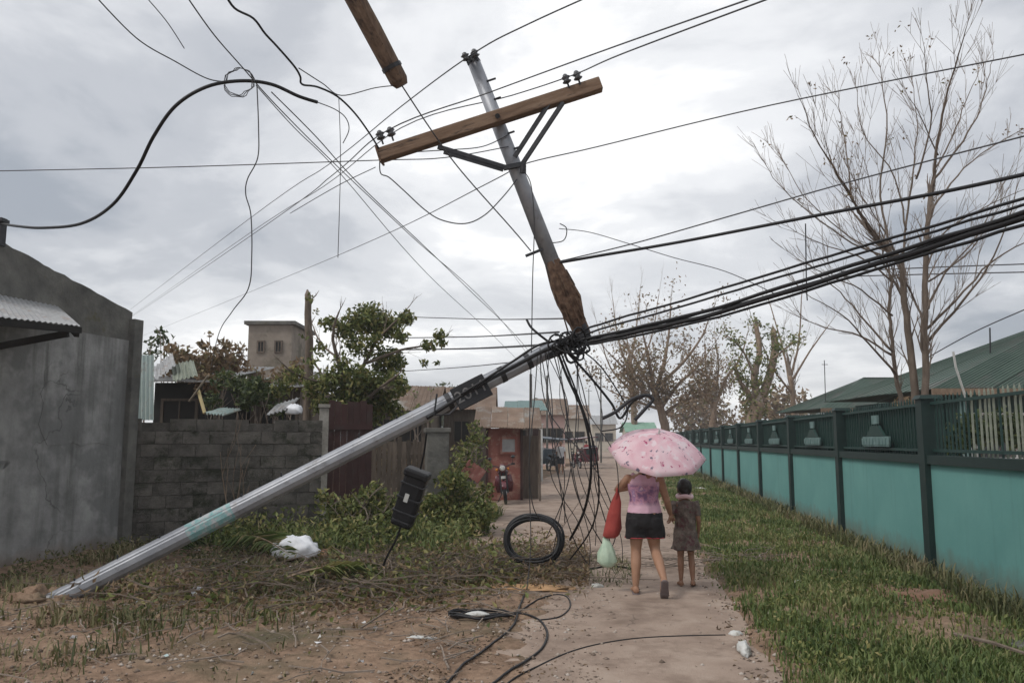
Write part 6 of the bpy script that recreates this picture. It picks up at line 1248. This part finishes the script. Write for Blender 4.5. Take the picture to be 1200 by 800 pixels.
for s_, an, pt in ((-1, Vector((-.098, -.015, .075)), 0), (1, Vector((.167, -.265, .185)), R(-58))):
    f2 = Vector((0, math.cos(pt), math.sin(pt))); u2 = Vector((0, -math.sin(pt), math.cos(pt))); c0 = an-u2*.076
    so_ = MB().loft([(c0-f2*.07, .02, .007, (1, 0, 0), u2), (c0-f2*.05, .036, .008, (1, 0, 0), u2), (c0+f2*.03, .036, .008, (1, 0, 0), u2), (c0+f2*.12, .042, .008, (1, 0, 0), u2), (c0+f2*.185, .035, .007, (1, 0, 0), u2)], 14).build('slipper', mat('slipper%d' % s_, [(.16, .13, .13)]), wm, smooth=True)
    MB().tube([c0+f2*.12+u2*.035+Vector((-.04, 0, -.02)), c0+f2*.11+u2*.052, c0+f2*.12+u2*.035+Vector((.04, 0, -.02))], .006, n=5).build('strap', M['black'], so_)
# umbrella
um = thing('umbrella', grip, 'open pink floral umbrella held over the walking person', 'umbrella')
e1 = uax.cross(Vector((0, 1, 0))).normalized(); e2 = uax.cross(e1); RU, HU = .53, .24
def ump(a_, f): # on the canopy
    g_ = 4*a_/math.pi; sc_ = abs(math.sin(4*a_)); sag = 1-.045*sc_*f; r_ = RU*f*(1-.06*sc_*f*f); h = -HU*(f**2.0)*1.0-.02*sc_*f*(1-f)*2
    return apex+e1*(math.cos(a_)*r_)+e2*(math.sin(a_)*r_)+uax*h
mb = MB(); NA, NF = 64, 10
for j in range(NF+1):
    for i in range(NA): mb.v.append(tuple(ump(2*math.pi*i/NA, max(.02, j/NF))))
for j in range(NF):
    for i in range(NA): a_ = j*NA+i; b_ = j*NA+(i+1) % NA; mb.f.append((a_, b_, b_+NA, a_+NA))
def floral():
    m = bpy.data.materials.new('pink_floral_cloth'); m.use_nodes = True; nd, lk = m.node_tree.nodes, m.node_tree.links; b_ = nd['Principled BSDF']; b_.inputs['Roughness'].default_value = .7
    c_ = nd.new('ShaderNodeTexCoord')
    def ns(s, off):
        mp = nd.new('ShaderNodeMapping'); mp.inputs['Location'].default_value = off; lk.new(c_.outputs['Object'], mp.inputs[0]); n_ = nd.new('ShaderNodeTexNoise'); n_.inputs['Scale'].default_value = s; n_.inputs['Detail'].default_value = 4; n_.inputs['Roughness'].default_value = .55; lk.new(mp.outputs[0], n_.inputs['Vector']); return n_.outputs['Fac']
    base_ = ramp_to(nd, lk, ns(5, (0, 0, 0)), [(.4, (.80, .52, .59)), (.6, (.87, .68, .73))])
    def lay(out, fac, lo, hi, col):
        r_ = nd.new('ShaderNodeMapRange'); r_.inputs[1].default_value, r_.inputs[2].default_value = lo, hi; lk.new(fac, r_.inputs[0]); mx = nd.new('ShaderNodeMix'); mx.data_type = 'RGBA'; lk.new(r_.outputs[0], mx.inputs[0]); lk.new(out, mx.inputs[6]); mx.inputs[7].default_value = (*col, 1); return mx.outputs[2]
    o1 = lay(base_, ns(9, (3, 1, 0)), .55, .62, (.86, .74, .78)); o2 = lay(o1, ns(15, (1, 7, 2)), .62, .67, (.50, .10, .22)); o3 = lay(o2, ns(13, (9, 2, 5)), .635, .675, (.20, .17, .24)); lk.new(o3, b_.inputs['Base Color'])
    tr = nd.new('ShaderNodeBsdfTranslucent'); lk.new(o3, tr.inputs[0]); mx = nd.new('ShaderNodeMixShader'); mx.inputs[0].default_value = .35; lk.new(b_.outputs[0], mx.inputs[1]); lk.new(tr.outputs[0], mx.inputs[2]); lk.new(mx.outputs[0], nd['Material Output'].inputs[0]); return m
can = mb.build('canopy', floral(), um, grip, smooth=True)
sol = can.modifiers.new('s', 'SOLIDIFY'); sol.thickness = .002
for k in range(8):
    a_ = 2*math.pi*k/8; MB().tube([ump(a_, f)-uax*.006 for f in (.05, .3, .6, .85, 1.02)], .0035, n=5).build('rib', M['gal'], um, grip)
    MB().tube([apex-uax*.25, ump(a_, .5)-uax*.008], .0028, n=4).build('stretcher', M['gal'], um, grip)
MB().tube([apex+uax*.05, apex-uax*.66], .006, n=7).build('shaft', M['gal'], um, grip); MB().tube([apex+uax*.0, apex+uax*.06], [.012, .005], n=7).build('ferrule', M['whitepaint'], um, grip)
MB().tube([apex-uax*.54, apex-uax*.70], .014, n=9).build('handle', M['black'], um, grip)
# red bag over the elbow, green plastic bag
ew = WO+Vector((el.x*1.10, el.y*1.05, el.z))
rb = thing('shoulder_bag', ew, 'long red cloth bag hanging from the raised elbow of the walking person', 'bag')
mrd = mat('red_cloth', [(0.27, 0.04, 0.036), (0.38, 0.075, 0.062)], 7, rough=.85, bump=.3)
sx = Vector((1, .2, 0)).normalized(); sy_ = Vector((-.2, 1, 0))
bg_ = MB().loft([(ew+Vector((-.01, -.02, -.03)), .03, .03), (ew+Vector((-.02, -.03, -.14)), .055, .05), (ew+Vector((-.035, -.03, -.28)), .075, .07), (ew+Vector((-.06, -.03, -.42)), .09, .075), (ew+Vector((-.075, -.03, -.50)), .085, .07), (ew+Vector((-.08, -.03, -.525)), .05, .04)], 18)
for i, v_ in enumerate(bg_.v): v_ = Vector(v_); w2 = noise.noise(v_*11)*.03; bg_.v[i] = (v_.x+w2, v_.y+w2*.6, v_.z)
bg_.build('bag_body', mrd, rb, ew, smooth=True)
MB().tube([ew+Vector((-.02, .03, -.16)), ew+Vector((.0, .045, .0)), ew+Vector((.005, -.005, .05)), ew+Vector((-.005, -.055, 0)), ew+Vector((-.02, -.055, -.16))], .011, n=7).build('bag_strap', mrd, rb, ew, smooth=True)
gc = ew+Vector((-.135, -.03, -.68)); gbag = thing('plastic_bag', gc, 'pale green plastic bag dangling below the red bag', 'plastic bag')
mgr = mat('green_film', [(0.38, 0.52, 0.40), (0.55, 0.66, 0.52)], 9, rough=.35, bump=.4)
g2 = MB().loft([(gc+Vector((0, 0, .16)), .025, .02), (gc+Vector((.0, 0, .10)), .05, .035), (gc+Vector((.005, 0, 0)), .09, .06), (gc+Vector((.01, 0, -.09)), .10, .065), (gc+Vector((.012, 0, -.14)), .085, .05), (gc+Vector((.012, 0, -.16)), .04, .025)], 18)
for i, v_ in enumerate(g2.v): v_ = Vector(v_); w2 = noise.noise(v_*17)*.035; g2.v[i] = (v_.x+w2, v_.y-w2, v_.z+w2*.4)
g2.build('bag_body', mgr, gbag, gc, smooth=True)
for s_ in (-1, 1): MB().tube([gc+Vector((s_*.02, 0, .15)), gc+Vector((.06+s_*.015, .01, .34)), gc+Vector((.12, .01+s_*.02, .56)), ew+Vector((0, .012*s_, .035))], .005, n=5).build('bag_handle', mgr, gbag, gc)
# ---- child
CX = G(805, 687); CO = Vector((CX.x, CX.y, .013))
ch = thing('person', CO, 'small child in a brown dress walking beside the umbrella carrier', 'person')
b = MB(); b.loft([((0, 0, .56), .085, .075), ((0, 0, .62), .112, .088), ((0, 0, .72), .100, .078), ((0, 0, .84), .112, .08), ((0, 0, .90), .125, .075), ((0, 0, .945), .09, .055), ((0, 0, .965), .045, .04)], 18)
limbpts(b, [((0, 0, .94), .043), ((0, .005, 1.01), .037)]); h2 = Vector((0, .015, 1.085)); head(b, h2, .95)
limbpts(b, [((-.055, 0, .60), .062), ((-.058, .02, .44), .05), ((-.06, .025, .33), .037), ((-.062, 0, .22), .037), ((-.064, -.01, .07), .023)]); foot(b, (-.064, -.01, .055), (-.1, 1), 0, .78)
limbpts(b, [((.055, 0, .60), .062), ((.056, .03, .45), .05), ((.058, .04, .34), .037), ((.06, -.03, .22), .037), ((.062, -.07, .085), .023)]); foot(b, (.062, -.07, .072), (.1, 1), R(-12), .78)
tgt = WO+Vector((wr2.x*1.10, wr2.y*1.05, wr2.z))+Vector((.02, .08, -.07))-CO
l1 = Vector((-.115, 0, .90)); e3 = Vector((-.165, -.04, .76)); w3 = tgt+(e3-tgt).normalized()*.06
limbpts(b, [(l1, .036), (e3, .027)]); limbpts(b, [(e3, .027), (w3, .018)]); hand(b, w3, tgt-e3, (1, 0, .2), .72, .5, 1)
r1 = Vector((.115, 0, .90)); e4 = Vector((.150, -.02, .73)); w4 = Vector((.150, .05, .59)); limbpts(b, [(r1, .036), (e4, .027)]); limbpts(b, [(e4, .027), (w4, .018)]); hand(b, w4, (0, .25, -1), (-1, .1, 0), .72, .35, 1)
remesh(b, 'body', M['skindark'], ch, .0065)
eyes(ch, h2, .95)
hr = MB(); hr.ball(h2+Vector((0, -.016, .018)), .101, n=18, sq=(.86, .97, 1.0)); limbpts(hr, [(h2+Vector((0, -.06, -.02)), .055), (h2+Vector((0, -.055, -.06)), .04)]); remesh(hr, 'hair', M['hair'], ch, .006, 1, wrinkle=.012)
dm = mat('brown_dress', [(0.065, 0.05, 0.044), (0.13, 0.105, 0.09), (0.22, 0.18, 0.15)], 16, rough=.9, bump=.3, wear=(.11, .045, .05), wscale=14)
ds = MB(); ds.loft([((0, .0, .405), .165, .13), ((0, .0, .44), .160, .128), ((0, 0, .54), .140, .112), ((0, 0, .66), .122, .098), ((0, 0, .78), .120, .094), ((0, 0, .88), .130, .090), ((0, 0, .935), .112, .07), ((0, 0, .96), .065, .055)], 24)
for a_, b_ in ((l1, e3), (r1, e4)): ds.tube([a_+(a_-b_)*.25, a_, a_.lerp(b_, .7)], [.04, .05, .046], n=12)
for i, v_ in enumerate(ds.v):
    v_ = Vector(v_)
    if v_.z < .62: k_ = 1+.07*math.sin(math.atan2(v_.y, v_.x)*7)*(.62-v_.z)/.2; ds.v[i] = (v_.x*k_, v_.y*k_, v_.z)
remesh(ds, 'dress', dm, ch, .007, 2, wrinkle=.016)
MB().tube([h2+Vector((math.cos(a_)*.078, math.sin(a_)*.082-.008, -.085+.008*math.sin(a_*3))) for a_ in [2*math.pi*i/24 for i in range(25)]], .026, n=8, cap=False).build('scarf', mat('pink_scarf', [(.62, .42, .44), (.72, .55, .56)], 8, rough=.85), ch, smooth=True)
# ---- distant people
def far_person(px, dep, label, shirt, trousers, face=1):
    p = flat(D(px, 516, dep)); t = thing('person', p, label, 'person', 'people far down the street'); b = MB()
    b.loft([((0, 0, .82), .13, .1), ((0, 0, 1.0), .14, .1), ((0, 0, 1.25), .17, .1), ((0, 0, 1.36), .13, .07), ((0, 0, 1.40), .05, .05)], 14); limbpts(b, [((0, 0, 1.38), .05), ((0, 0, 1.46), .045)]); head(b, (0, .02*face, 1.54), 1.0, (0, face, 0))
    for s_ in (-1, 1):
        limbpts(b, [((s_*.08, 0, .86), .085), ((s_*.09, .06*s_, .48), .052), ((s_*.09, -.04*s_, .08), .033)]); foot(b, (s_*.09, -.04*s_, .075), (0, face), 0)
        w_ = Vector((s_*.22, .05, .84)); limbpts(b, [((s_*.165, 0, 1.32), .045), ((s_*.21, 0, 1.05), .036), (w_, .024)]); hand(b, w_, (0, .1, -1), (-s_, 0, 0), 1, .35, s_)
    remesh(b, 'body', M['skindark'], t, .016, 2)
    s = MB().loft([((0, 0, .80), .16, .125), ((0, 0, 1.0), .16, .12), ((0, 0, 1.25), .185, .12), ((0, 0, 1.37), .13, .085)], 14); [s.tube([(s_*.15, 0, 1.33), (s_*.20, 0, 1.12)], .06, n=8) for s_ in (-1, 1)]; remesh(s, 'shirt', shirt, t, .016, 2)
    s = MB(); [s.tube([(s_*.075, 0, .88), (s_*.09, .05*s_, .50)], [.11, .095], n=10) for s_ in (-1, 1)]; remesh(s, 'shorts', trousers, t, .016, 1)
    MB().ball((0, -.01*face, 1.565), .104, n=12, sq=(.86, .95, .95)).build('hair', M['hair'], t, smooth=True)
sc1 = mat('navy_shirt', [(.03, .04, .08)]); sc2 = mat('white_shirt', [(.55, .55, .57)]); sc3 = mat('dark_shorts', [(.03, .03, .035)]); sc4 = mat('red_shirt', [(.35, .05, .06)])
far_person(695, 50, 'person in navy shirt standing down the street by the tricycle', sc1, sc3, -1); far_person(687, 58, 'person in red shirt farther down the street', sc4, sc3); far_person(657, 40, 'person in white shirt before the pink house', sc2, sc3, -1)

# ================================================================== HAZE (thin damp air)
hz = MB().box((-10, 90, 9.0), (260, 380, 20.0)).build('haze', mat('tmp_haze', [(1, 1, 1)]))
hm = bpy.data.materials.new('thin_haze'); hm.use_nodes = True; hm.node_tree.nodes.clear(); _o = hm.node_tree.nodes.new('ShaderNodeOutputMaterial'); _v = hm.node_tree.nodes.new('ShaderNodeVolumePrincipled')
_v.inputs['Color'].default_value = (0.93, 0.95, 0.97, 1); _v.inputs['Density'].default_value = 0.0013; _v.inputs['Anisotropy'].default_value = 0.2; hm.node_tree.links.new(_v.outputs[0], _o.inputs['Volume'])
hz.data.materials.clear(); hz.data.materials.append(hm); tag(hz, 'thin pale haze over the street', 'haze', kind='stuff')
